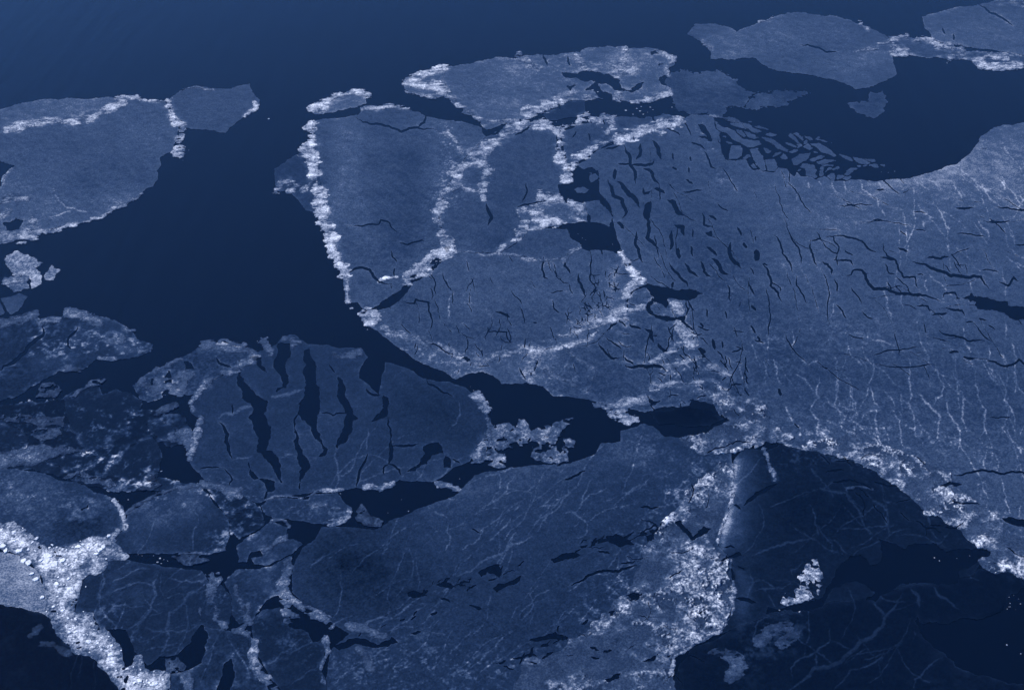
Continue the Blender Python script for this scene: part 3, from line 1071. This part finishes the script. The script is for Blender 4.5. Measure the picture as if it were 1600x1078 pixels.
# name | style | brightness | raggedness | label | polygon
RUBBLE = """rubble_field|plates|.54|7|wide field of crushed grey plates on the lower central sheet|1125 725 1141 730 1146 762 1138 795 1124 836 1120 853 1145 874 1142 891 1148 924 1141 956 1122 988 1083 1008 1050 1030 1048 1053 1052 1078 1040 1170 740 1170 800 1078 819 1033 877 1011 916 988 928 972 961 940 983 930 999 885 1009 849 1025 827 1058 795 1090 759 1103 743
rubble_field|plates|.60|6|bright rubble belt slanting down the right edge between two sheets|1247 694 1275 688 1316 685 1334 675 1356 694 1400 704 1431 716 1459 729 1484 741 1509 772 1537 791 1559 810 1575 832 1600 841 1720 890 1720 950 1600 903 1578 896 1549 895 1529 875 1549 864 1529 856 1500 830 1465 807 1439 798 1423 778 1397 759 1359 735 1334 722 1294 707 1256 701
rubble_field|plates|.52|6|rubble patch between the small dark pool and the huge right sheet|1090 607 1131 607 1153 616 1184 622 1197 644 1219 672 1237 685 1225 688 1203 694 1175 697 1131 707 1100 712 1075 700 1060 686 1100 676 1137 660 1125 644
rubble_field|brash|.55|4|white crumbled ice heap right of the claw marked floe|758 649 774 665 811 656 821 659 830 674 849 665 896 654 880 674 877 684 899 690 896 698 880 696 888 721 855 724 827 715 833 693 811 696 786 702 789 730 767 727 736 724 755 696
brash_ice|bright|.90|7|dazzling white band of crushed ice in the lower left|-60 812 0 816 21 818 42 826 63 852 79 859 110 852 147 839 184 829 178 847 189 860 199 868 168 876 160 890 136 892 126 905 123 931 118 957 139 960 157 984 178 994 194 1018 194 1044 210 1044 210 1023 223 1026 231 1044 262 1055 265 1078 290 1170 215 1170 185 1076 166 1050 144 1028 116 1015 89 994 79 968 72 955 76 935 66 900 45 880 30 868 0 862 -60 855
ice_mound|brash|.74|2.5|isolated white ice mound on the dark lower right sheet|1270 874 1280 872 1281 892 1292 904 1283 907 1288 915 1283 919 1279 930 1273 933 1258 941 1249 952 1236 949 1220 941 1223 933 1234 920 1250 920 1250 913 1247 902 1257 883
brash_ice|brash|.42|4|bright rubble streak sloping between two dark floes at left|97 627 120 613 145 594 168 592 160 602 140 606 118 620 104 630
brash_ice|brash|.34|4|dim rubble patch under the frost dusted floe at left|56 622 70 600 84 600 96 610 85 622 66 622
brash_ice|brash|.34|5|dim scattered rubble left of the large dark smooth floe|-20 650 22 648 60 650 100 652 104 668 70 668 20 662 -20 660
brash_ice|brash|.38|4|rubble clump between two dark floes near the left edge|46 676 60 668 92 668 96 678 70 690 50 684
brash_ice|bright|.56|5|bright rubble streak running in from the left edge|-40 716 28 705 61 694 97 697 138 702 138 710 97 712 66 722 50 734 0 732 -40 734
brash_ice|brash|.52|4|bright rubble strip above the ashen floe|90 748 104 740 120 736 153 744 190 758 186 768 150 758 118 752
brash_ice|brash|.36|4|rubble speck cluster on black water left of the claw floe|238 650 252 638 262 630 276 626 279 633 262 644 246 652
brash_ice|brash|.28|4|dim rubble ribbon beside the black triangle of water|210 762 226 748 240 742 252 758 240 766
brash_ice|brash|.32|4|dim brash drifting in the dark gap below the grey rimmed floe|552 804 565 790 575 800 600 815 596 826 570 822
brash_ice|brash|.40|4|brash strip along the bottom of the egg shaped floe|268 870 290 862 330 866 328 876 300 884 280 878
brash_ice|brash|.42|3|small brash knot at the right corner of the marble veined floe|322 898 340 892 346 905 340 915 330 912
brash_ice|brash|.38|4|brash knot below the marble veined floe beside the black pool|258 1030 280 1026 292 1038 280 1050 262 1048""".split("\n")

# loose slabs: x y pairs in slab survey units
SLAB_A = """540 180 640 172 770 205 770 222 640 200
700 265 760 235 920 295 900 312 790 290
545 195 620 220 700 270 830 320 760 345 650 320 560 240
820 375 930 345 1065 365 1050 380 900 388
440 290 530 300 600 390 560 410 470 350
545 305 640 330 760 410 720 440 600 400
800 390 900 410 980 430 1060 490 1190 580 1180 610 1060 580 980 510 880 460 800 420
1090 465 1180 475 1310 530 1290 560 1180 520
1180 400 1210 355 1250 370 1350 480 1310 490
1255 360 1310 345 1380 400 1410 450 1380 465
820 540 900 560 940 595 900 640 850 600
945 690 1000 615 1100 600 1080 640 1000 680
1060 690 1110 625 1150 650 1190 715 1130 725
340 720 380 520 520 515 540 600 530 670 470 710
260 450 330 455 410 490 350 505
530 700 600 645 660 640 650 680 570 710
640 790 690 780 770 845 700 855
625 570 750 560 830 690 880 870 820 890 760 820 690 720 665 650
840 710 1000 710 1040 820 1010 890 890 880 870 800
1190 610 1260 570 1330 570 1320 600 1230 625
150 180 250 250 420 300 540 420 680 440 780 450 815 510 700 550 620 555 540 510 400 440 330 360 240 330 170 280
270 130 340 115 430 130 510 170 500 190 360 190 350 160 300 160
360 190 490 200 540 210 590 280 480 270 370 230
250 385 320 380 315 415 260 410
1290 850 1380 855 1340 885""".split("\n")
SLAB_B = """160 295 230 300 290 350 230 370 170 330
290 350 340 300 460 318 360 335 480 370 540 400 440 390
240 400 370 395 480 460 560 520 615 575 570 600 470 550 390 530 330 470
590 535 700 560 800 590 860 670 780 650 660 580
840 600 960 620 1070 680 1040 690 920 680 860 640
980 620 1240 630 1150 645 1160 670 1060 660
1060 710 1130 675 1190 690 1200 745 1130 750
1200 685 1290 690 1285 735 1230 725
890 715 1030 700 1010 730 900 740
735 800 800 750 890 755 830 810 760 860 700 840
-40 620 80 545 260 520 210 620 130 660 60 710 0 720
230 630 370 560 460 580 400 620 280 655
330 660 430 620 560 620 590 650 470 680 360 690
390 700 480 690 580 700 550 730 420 720
540 770 630 720 640 745 560 790
90 740 120 680 190 680 280 700 320 780 310 830 350 880 300 900 170 860 160 760
370 770 390 730 430 735 420 800 430 850 380 880 350 850
430 800 500 740 540 730 530 760 450 810
470 850 520 810 570 810 590 870 570 940 520 920
590 880 640 840 720 850 690 880 620 900
690 890 750 840 800 850 800 900 740 930
30 760 120 765 90 788
120 460 200 410 290 470 220 500
0 420 90 400 120 440 60 480 0 470
0 490 70 480 60 520 0 530
250 515 320 510 380 545 300 545
130 350 200 340 190 420 140 400""".split("\n")

# ------------------------------------------------------------------ shared surveys of cracks, pools, seams and snow
CUT = np.full(UU.shape, -30.0)
for k, s in enumerate(HOLES):
    sd, win = poly_sdf(fractal(P(s), 0.16, True, 4, k))
    if sd is not None:
        CUT[win] = np.maximum(CUT[win], sd + 0.9 * N_SML[win] + 0.8 * N_FIN[win] + 0.6 * N_XF[win])
THIN = np.full(UU.shape, -30.0)
for k, s in enumerate(CRACKS):
    a = s.split(" ", 1)
    stroke(THIN, fractal(P(a[1]), 0.13, False, 4, k), float(a[0]) * 0.62, 6)


def chain(u, v, ang, length, bend, r):
    """a wandering crack line laid along the sheet"""
    pts = [(u, v)]
    while length > 0:
        stp = r.uniform(6, 13)
        ang += r.uniform(-bend, bend)
        u += stp * math.cos(ang); v += stp * math.sin(ang)
        pts.append((u, v)); length -= stp
    return pts


rc = random.Random(21)
for k in range(130):                        # hairline cracks of the big sheet, steep in its left half, flat in its right half
    u, v = rc.uniform(960, 1640), rc.uniform(215, 580)
    a = math.radians(rc.gauss(68, 8)) if u < 1260 else math.radians(rc.choice([rc.gauss(9, 6), rc.gauss(9, 6), rc.gauss(60, 7)]))
    stroke(THIN, fractal(chain(u, v, a, rc.choice([14, 24, 40, 60, 90]), 0.26, rc), 0.12, False, 4, k), rc.choice([.42, .5, .6, .75, 1.0]), 6)
for k in range(70):
    u, v = rc.uniform(600, 980), rc.uniform(400, 570)
    stroke(THIN, fractal(chain(u, v, math.radians(rc.gauss(75, 14)), rc.uniform(8, 34), 0.6, rc), 0.14, False, 4, k), rc.uniform(.5, .85), 6)
for k in range(60):                         # fine net of cracks inside the curved ridge
    t = rc.random()
    u, v = 965 - 70 * t + rc.gauss(0, 10), 415 + 100 * t + rc.gauss(0, 10)
    stroke(THIN, fractal(chain(u, v, math.radians(rc.gauss(75, 40)), rc.uniform(8, 20), 0.6, rc), 0.14, False, 4, k), .6, 6)
for k in range(60):
    u, v = rc.uniform(1000, 1180), rc.uniform(500, 640)
    stroke(THIN, fractal(chain(u, v, math.radians(rc.gauss(60, 40)), rc.uniform(6, 22), 0.6, rc), 0.14, False, 4, k), rc.uniform(.6, 1.2), 6)
for k in range(46):                         # cracks through the rubble fields
    u, v = (rc.uniform(960, 1135), rc.uniform(760, 1070)) if k % 2 else (rc.uniform(1280, 1600), 0)
    if not k % 2:
        v = 690 + (u - 1270) * 0.5 + rc.uniform(-10, 50)
    stroke(THIN, fractal(chain(u, v, math.radians(rc.gauss(-18 if k % 2 else 25, 25)), rc.uniform(12, 50), 0.6, rc), 0.16, False, 4, k), rc.uniform(.7, 1.6), 6)
for line in ("500 1012 600 985 700 935 800 885 940 850", "640 930 700 915 790 890", "840 1010 900 990 1010 930", "880 865 960 850 1060 828", "760 1045 900 1020 1000 1030"):
    lp = P(line)
    for k in range(15):
        i = rc.randrange(len(lp) - 1); t = rc.random()
        u = lp[i][0] * (1 - t) + lp[i + 1][0] * t + rc.gauss(0, 5); v = lp[i][1] * (1 - t) + lp[i + 1][1] * t + rc.gauss(0, 5)
        stroke(THIN, fractal(chain(u, v, math.radians(rc.gauss(-22, 14)), rc.uniform(3, 18), 0.6, rc), 0.2, False, 3, k), rc.choice([.6, .8, 1.2, 1.8, 2.4]), 6)
CUT = np.maximum(CUT, THIN + 0.25 * N_SML + 0.2 * N_FIN)

SEAM = np.full(UU.shape, -30.0)
for k, s in enumerate(VEINS):
    a = s.split(" ", 1)
    stroke(SEAM, fractal(P(a[1]), 0.14, False, 4, k + 500), float(a[0]) * 0.5, 5)
for k in range(258):                        # faint healed cracks
    if k >= 150:
        if k < 180:
            u, v, w = rc.uniform(130, 360), rc.uniform(890, 1030), rc.uniform(.4, .9)
            a = math.radians(rc.choice([rc.gauss(-25, 15), rc.gauss(100, 20)]))
        elif k < 205:
            u, v, w = rc.uniform(1170, 1400), rc.uniform(720, 930), rc.uniform(.4, 1.0)
            a = math.radians(rc.choice([rc.gauss(-15, 15), rc.gauss(60, 20)]))
        elif k < 222:
            u, v, w = rc.uniform(1100, 1600), rc.uniform(940, 1075), rc.uniform(.4, 1.0)
            a = math.radians(rc.choice([rc.gauss(-40, 15), rc.gauss(50, 20)]))
        else:
            u, v, w = rc.uniform(480, 1000), rc.uniform(740, 1075), rc.uniform(.4, 1.0)
            a = math.radians(rc.gauss(-40, 9))
    elif k < 34:
        u, v = rc.uniform(1170, 1640), rc.uniform(520, 690)
        a = math.radians(rc.gauss(74, 6)); w = rc.uniform(.35, .8)
    elif k < 92:
        u, v = rc.uniform(500, 1000), rc.uniform(740, 1070)
        a = math.radians(rc.gauss(-42, 12)); w = rc.uniform(.3, .75)
    elif k > 112:
        continue
    else:
        u, v = rc.uniform(1400, 1640), rc.uniform(220, 420)
        a = math.radians(rc.gauss(55, 10)); w = rc.uniform(.3, .6)
    stroke(SEAM, fractal(chain(u, v, a, rc.uniform(30, 120), 0.35, rc), 0.14, False, 4, k), w, 5)
SEAM_F = np.clip((SEAM + 0.75 + 0.45 * N_FIN + .35 * N_SML + .3 * N_XF) / 1.5, 0, 1)

SNOW = np.zeros(UU.shape)
for s in SOFT:
    a = s.split(" ", 2)
    R, amt = float(a[0]), float(a[1])
    fld = np.full(UU.shape, -1e3)
    pts = P(a[2])
    if len(pts) == 1:
        pts = pts + [(pts[0][0] + 1, pts[0][1])]
    stroke(fld, pts, 0.01, 2.4 * R, False)
    SNOW += amt * np.exp(-(np.minimum(fld, 0) / R) ** 2)

SPECK = np.zeros(UU.shape)
for s in SPECKS:
    a = s.split(" ", 2)
    R, amt = float(a[0]), float(a[1])
    fld = np.full(UU.shape, -1e3)
    stroke(fld, P(a[2]), 0.01, 2.2 * R, False)
    SPECK = np.maximum(SPECK, amt * np.exp(-(np.minimum(fld, 0) / R) ** 2))

RIDGE_HALO = np.zeros(UU.shape)
ridge_fields = []
for k, s in enumerate(RIDGES):
    fl, hw, br, pts = s.split("|")
    hw, br = float(hw), float(br) * 0.93
    line = fractal(P(pts), 0.10, False, 6, k + 900)
    xs, ys = [p[0] for p in line], [p[1] for p in line]
    m = hw * 2.2 + 8
    win = window(min(xs) - m, max(xs) + m, min(ys) - m, max(ys) + m)
    fld = np.full(UU.shape, -30.0)
    stroke(fld, line, hw, hw + 8, False)
    ridge_fields.append((fl, hw, br, fld[win].copy(), win))
    RIDGE_HALO[win] = np.maximum(RIDGE_HALO[win], np.clip((fld[win] + hw * 1.1 + 3) / (hw * 2.1 + 3), 0, 1) * br)

# ------------------------------------------------------------------ the floes
TAKEN = np.full(UU.shape, -30.0)
floes = {}


RUBBLY = dict(shade=.26, shadelow=.26, shadestrip=.26, shadeleft=.20, shadetiny=.16, dusk=.22, egg=.10, ashen=.22, maze=.12, scrap=.20, wedge=.20,
              knuckle=.18, brow=.16, dimlow=.22, dimhigh=.26, crust=.24, claw=.05, oval=.06, fan=.12, top=.06, patchy=.2, link=.2, abyss=.04, night=.05, slush=.34)


def sheet_frost(tone, mottle, win, edge, rubbly=0):
    t = tone * (1 + 0.9 * mottle / .05 * (0.05 * N_BIG[win] + 0.05 * N_MID[win]) + 0.035 * N_STK[win])
    t = t + (0.25 + mottle / .05) * (0.006 * N_SML[win] + FAR[win] * (0.016 * N_FIN[win] + 0.046 * N_XF[win]) + 0.014 * N_STF[win]) * (0.3 + 2.2 * min(tone, 0.33))
    t = t + SNOW[win] * (0.85 + 0.3 * N_SML[win])
    seam = SEAM_F[win]
    t = t + seam * (0.11 + 0.30 * tone) * (0.85 + 0.3 * N_MID[win] + 0.15 * N_XF[win])
    t = t + SPECK[win] * np.clip(0.9 * N_SMM[win] + 0.8 * N_FIN[win] + 0.6 * N_XF[win] + 0.4 * N_MID[win] - 0.25, 0, 1)
    halo = RIDGE_HALO[win]
    t = t + np.clip(halo * (0.75 + 0.8 * N_SML[win]) - 0.15, 0, 1) * 0.42
    rim = np.exp(-np.maximum(edge, 0) / 1.6)
    t = t + rim * 0.08 * (0.5 + N_MID[win])
    if rubbly:
        ragged = np.exp(-np.maximum(edge, 0) / np.clip(4.5 + 4 * N_BIG[win] + 3 * N_MID[win], 1.2, 12)) * np.clip(0.35 + 1.2 * N_SMM[win] + 0.6 * N_FIN[win], 0, 1)
        t = t + rubbly * ragged
        t = t + 0.5 * rubbly * np.clip(1.3 * N_MID[win] + 0.7 * N_SMM[win] + 0.4 * N_FIN[win] - 0.55, 0, 1)
    return np.clip(t, 0.008, 1.1)


for k, s in enumerate(FLOES):
    fid, tone, mottle, er, label, pts = s.split("|")
    tone, mottle, er = float(tone), float(mottle), float(er)
    sd, win = poly_sdf(fractal(P(pts), 0.07, True, 6, k + 50))
    f = sd + er * (0.8 * N_SML[win] + 0.5 * N_MID[win] + 0.6 * N_FIN[win] + 0.4 * N_XF[win])
    f = np.minimum(f, -TAKEN[win] - 0.5)
    TAKEN[win] = np.maximum(TAKEN[win], f)
    edge = f if fid in ("nilas", "crumb", "pebble") else np.minimum(f, -CUT[win])
    top = 0.42 + 0.05 * N_MID[win] + 0.03 * N_SML[win] + 0.18 * SEAM_F[win] + 0.25 * np.clip(SNOW[win] * 3, 0, 1)
    o = march(edge, win, top, sheet_frost(tone, mottle, win, edge, RUBBLY.get(fid, 0)), "ice_floe", M_SHEET, -0.3)
    if o is None:
        print("EMPTY", fid); continue
    tag(o, label, "ice floe")
    floes[fid] = o

# ------------------------------------------------------------------ pressure ridges: parts of their floes
for fl, hw, br, fld, win in ridge_fields:
    f = fld + hw * (0.95 * N_MID[win] + 0.25 * N_BIG[win] + 0.50 * N_SML[win] + 0.06) + (0.35 * hw + 0.8) * N_ANI[win] + (0.5 + 0.10 * hw) * N_XF[win]
    f = np.minimum(f, (0.58 - 0.7 * N_SMM[win] - 0.55 * N_ANI[win]) * 6)
    f = np.minimum(f, 0.7 - np.maximum(CUT[win], -20))
    core = np.clip(f / (hw * 0.8), 0, 1)
    lump = 0.5 + 0.5 * N_ANI[win] + 0.5 * (ID_ANI[win] - 0.5)
    top = 0.60 + core * (0.15 + 0.55 * np.clip(lump, 0, 1)) + 0.12 * np.maximum(N_XF[win], 0)
    fr = br * (0.82 + 0.26 * (ID_ANI[win] - .5) + 0.22 * core + 0.14 * N_SML[win] + .14 * N_ANI[win] + .10 * N_XF[win]) - 0.05 * (1 - core)
    fr = fr - 0.22 * np.exp(-(W_ANI[win] / .07) ** 2) * br
    march(f, win, top, fr, "pressure_ridge", M_RUB, -0.2, floes[fl])

# ------------------------------------------------------------------ rubble fields and crushed ice
rub_mask = {}
for k, s in enumerate(RUBBLE):
    name, style, br, rag, label, pts = s.split("|")
    br, rag = float(br), float(rag)
    sd, win = poly_sdf(fractal(P(pts), 0.10, True, 6, k + 300), 30.0)
    f = sd + rag * (0.7 * N_MID[win] + 0.6 * N_SML[win]) + 1.0 * N_FIN[win]
    f = np.minimum(f, -CUT[win] + 0.4)
    wide = np.clip((sd + 4) / 22, 0, 1)
    if style == "plates":
        plate = (ID_MID[win] < 0.38) * np.clip((W_MID[win] - 0.10) / 0.12, 0, 1)
        clump = np.clip(0.50 + 0.85 * N_BND[win] + 0.55 * N_SML[win] + 0.40 * N_SMM[win], 0, 1.15)
        speck = 0.5 + 0.45 * (ID_SML[win] - 0.5) + 0.35 * N_FIN[win] + 0.5 * N_XF[win]
        body = 0.52 + clump * (0.16 + 0.80 * speck)
        fr = br * (body * (1 - plate) + plate * (0.42 + 0.5 * ID_MID[win] + 0.08 * N_XF[win]))
        fr = fr - 0.16 * br * np.exp(-(W_SML[win] / .08) ** 2) * (1 - plate)
        top = 0.55 + (1 - plate) * clump * (0.3 + 1.5 * ID_SML[win]) + 0.15 * N_FIN[win] * (1 - plate)
        f = np.minimum(f, 6 * (0.62 * wide + 0.55 * N_SML[win] + 0.4 * N_BND[win] + 0.4 * N_FIN[win] + 0.25 * N_XF[win] + 0.85))
    elif style == "bright":  # crushed ice; the lower left band's extra whiteness stands in for sun glare
        fr = br * (0.76 + 0.12 * (ID_SML[win] - .5) + 0.12 * N_SML[win] + 0.14 * N_FIN[win] + .14 * N_XF[win] + .16 * N_MID[win] + .16 * N_BND[win])
        fr = fr * (0.60 + 0.40 * np.clip((sd + 3 + 6 * N_SML[win]) / 20, 0, 1)) - 0.14 * np.exp(-(W_SML[win] / .07) ** 2)
        top = 0.62 + 0.45 * ID_SML[win] + 0.2 * N_FIN[win]
        f = np.minimum(f, (0.62 - N_SMM[win] - 0.3 * N_FIN[win] + np.clip(sd / 30, -.2, .25)) * 7)
    else:
        fr = 0.98 * br * (0.80 + 0.24 * (ID_SML[win] - .5) + 0.22 * N_SML[win] + 0.18 * N_FIN[win] + .16 * N_XF[win]) - 0.10 * br * (1 - np.clip(f / 5, 0, 1))
        fr = fr - 0.2 * br * np.exp(-(W_SML[win] / .08) ** 2)
        top = 0.58 + 0.8 * ID_SML[win] + 0.2 * N_FIN[win]
        f = np.minimum(f, (0.30 - N_SMM[win] - 0.4 * N_FIN[win]) * 6)
    o = march(f, win, top, np.clip(fr, 0.02, 1.1), name, M_RUB, -0.25)
    tag(o, label, {"ice_mound": "ice mound", "rubble_field": "ice rubble"}.get(name, "crushed ice"))

# ------------------------------------------------------------------ loose slabs along the upper rim of the right sheet
for k, (s, ox, oy) in enumerate([(s, 1100, 170) for s in SLAB_A] + [(s, 1240, 180) for s in SLAB_B]):
    pts = [(ox + x / 8.98, oy + y / 8.98) for x, y in P(s)]
    sd, win = poly_sdf(fractal(pts, 0.05, True, 3, k + 700), 6)
    f = sd + 0.25 * N_SML[win] - 0.1
    f = np.minimum(f, -TAKEN[win] - 0.7)
    TAKEN[win] = np.maximum(TAKEN[win], f)
    top = 0.42 + 0.02 * N_SML[win]
    fr = (0.335 + rng.uniform(-.015, .03)) * (1 + 0.06 * N_SML[win] + 0.05 * N_FIN[win]) + 0.03 * np.exp(-np.maximum(f, 0))
    o = march(f, win, top, fr, "ice_slab", M_SHEET, -0.3)
    if o:
        tag(o, "flat grey blue ice slab broken loose along the upper rim of the right sheet", "ice slab", "loose slabs along the upper rim of the right sheet")


# ------------------------------------------------------------------ white blocks
def block_mesh(r, lo=.96, hi=1.12):
    n_side = r.choice([4, 4, 5, 6])
    ang = sorted(2 * math.pi * (i + r.uniform(-.28, .28)) / n_side for i in range(n_side))
    low = [(0.52 * math.cos(a) * r.uniform(.85, 1.15), 0.40 * math.sin(a) * r.uniform(.85, 1.15)) for a in ang]
    tx, ty = r.uniform(-.08, .08), r.uniform(-.08, .08)
    vs_ = [(x, y, -0.12) for x, y in low]
    vs_ += [(x * .96 + tx * .3, y * .96 + ty * .3, .16 + tx * x + ty * y) for x, y in low]
    vs_ += [(x * .80 + tx, y * .80 + ty, .24 + 2 * tx * x + 2 * ty * y) for x, y in low]
    fs = []
    for b0 in (0, n_side):
        for i in range(n_side):
            j = (i + 1) % n_side
            fs.append((b0 + i, b0 + j, b0 + n_side + j, b0 + n_side + i))
    fs.append(tuple(range(2 * n_side, 3 * n_side)))
    m = bpy.data.meshes.new("ice_block")
    m.from_pydata(vs_, [], fs)
    at_ = m.attributes.new("frost", 'FLOAT', 'POINT')
    at_.data.foreach_set("value", [r.uniform(lo, hi)] * len(vs_))
    m.polygons.foreach_set("use_smooth", [False] * len(m.polygons))
    m.materials.append(M_RUB)
    return m


rb = random.Random(5)
BLOCKS = [block_mesh(rb) for _ in range(12)]
CHIPS = [block_mesh(rb, .55, .72) for _ in range(8)]


def block(u, v, px, label, group, base=0.5, flat=1.0):
    x, y = ground(u, v)
    k = math.sqrt(x * x + y * y + CAM_H ** 2) / FPX
    o = bpy.data.objects.new("ice_block", rb.choice(CHIPS if base < .2 else BLOCKS))
    o.location = (x, y, base)
    o.scale = (px * k, px * k * rb.uniform(.8, 1.3), min(px * k * .6, 2.6) * flat)
    o.rotation_euler = (0, 0, rb.uniform(0, 6.28))
    C.objects.link(o)
    return tag(o, label, "ice block", group)


big = [(4, 854, 13), (9, 861, 9), (29, 862, 10), (37, 877, 10), (45, 880, 10), (85, 883, 15), (122, 855, 10), (156, 860, 12), (56, 906, 9),
       (50, 897, 8), (88, 913, 9), (66, 934, 8), (107, 905, 7), (139, 1003, 9), (173, 1023, 9), (218, 1064, 9), (243, 1068, 9), (109, 988, 6),
       (64, 876, 8), (78, 870, 7), (98, 876, 9), (162, 855, 8), (150, 866, 8), (22, 832, 7), (58, 842, 6), (22, 846, 7), (170, 838, 7)]
for u, v, p in big:
    block(u, v, p, "large clean white ice block lodged in the dazzling lower left band", "large white blocks in the lower left band", 1.0)
spine = P("0 838 40 846 80 868 120 866 160 852 110 880 100 910 100 950 120 985 150 1005 180 1040 215 1060 245 1070")
for k in range(150):
    i = rb.randrange(len(spine) - 1)
    t = rb.random()
    u = spine[i][0] * (1 - t) + spine[i + 1][0] * t + rb.gauss(0, 13)
    v = spine[i][1] * (1 - t) + spine[i + 1][1] * t + rb.gauss(0, 9)
    block(u, v, rb.choice([2.2, 2.6, 3, 3.4, 4, 5]), "small white ice block among the crushed ice of the lower left band", "small white blocks in the lower left band", 0.9)
CH = "small white ice chip afloat in a dark pool"
for u, v, p in [(919, 175, 7), (989, 179, 8), (978, 173, 6), (995, 170, 8), (1000, 174, 6), (1016, 168, 7), (1020, 172, 8), (1012, 176, 7), (1005, 179, 9),
                (1050, 168, 5), (926, 141, 10), (934, 144, 7), (903, 366, 3), (910, 372, 3), (915, 375, 3), (957, 382, 4), (890, 365, 2), (1002, 167, 5),
                (747, 617, 4), (740, 610, 2.5), (752, 622, 3), (735, 604, 2), (1091, 640, 4), (420, 186, 9), (285, 184, 3), (427, 302, 6), (295, 235, 3),
                (1460, 871, 4), (1468, 876, 5), (1495, 872, 4), (1515, 868, 3), (1573, 1007, 5), (1595, 1021, 4), (1286, 927, 4), (1250, 956, 9),
                (1240, 958, 4), (1218, 953, 6), (402, 533, 3), (408, 531, 3), (549, 482, 12), (574, 515, 7), (541, 473, 8),
                (216, 866, 3), (222, 868, 3), (240, 868, 5), (246, 878, 6), (252, 880, 6), (256, 874, 5), (262, 876, 4), (250, 872, 5),
                (1398, 268, 4), (1388, 270, 3), (1377, 269, 3), (96, 757, 6), (242, 697, 8), (248, 704, 6), (203, 655, 7), (200, 660, 5), (224, 661, 6),
                (84, 625, 8), (46, 626, 10), (252, 736, 9), (184, 783, 5), (196, 830, 5)]:
    block(u, v, p * rb.uniform(.3, .65), CH, "ice chips afloat in dark pools", 0.05, .5)
for k in range(30):
    cu, cv, su, sv = rb.choice([(1580, 945, 10, 10), (620, 795, 45, 14), (640, 785, 40, 16), (700, 745, 25, 8), (1600, 935, 14, 14), (262, 640, 12, 10), (60, 665, 40, 10), (225, 700, 30, 30)])
    block(rb.gauss(cu, su), rb.gauss(cv, sv), rb.choice([1.1, 1.4, 1.8, 2.2]), CH, "ice chips afloat in dark pools", 0.05, .5)

# ------------------------------------------------------------------ sea haze
hm = bpy.data.materials.new("sea_haze")
hm.use_nodes = True
hn, hl = hm.node_tree.nodes, hm.node_tree.links
hn.clear()
pv = hn.new("ShaderNodeVolumePrincipled")
pv.inputs["Color"].default_value = (.08, .38, 1.0, 1)
pv.inputs["Density"].default_value = 0.000012
pv.inputs["Anisotropy"].default_value = 0.0
ho = hn.new("ShaderNodeOutputMaterial")
hl.new(pv.outputs[0], ho.inputs["Volume"])
B, zt, zb = 6000.0, CAM_H + 20, -1.0
vs_ = [(x, y, z) for z in (zb, zt) for x, y in ((-B, -B), (B, -B), (B, B), (-B, B))]
me = bpy.data.meshes.new("haze")
me.from_pydata(vs_, [], [(0, 3, 2, 1), (4, 5, 6, 7), (0, 1, 5, 4), (1, 2, 6, 5), (2, 3, 7, 6), (3, 0, 4, 7)])
me.materials.append(hm)
hz = bpy.data.objects.new("haze", me); C.objects.link(hz)
tag(hz, kind="stuff")
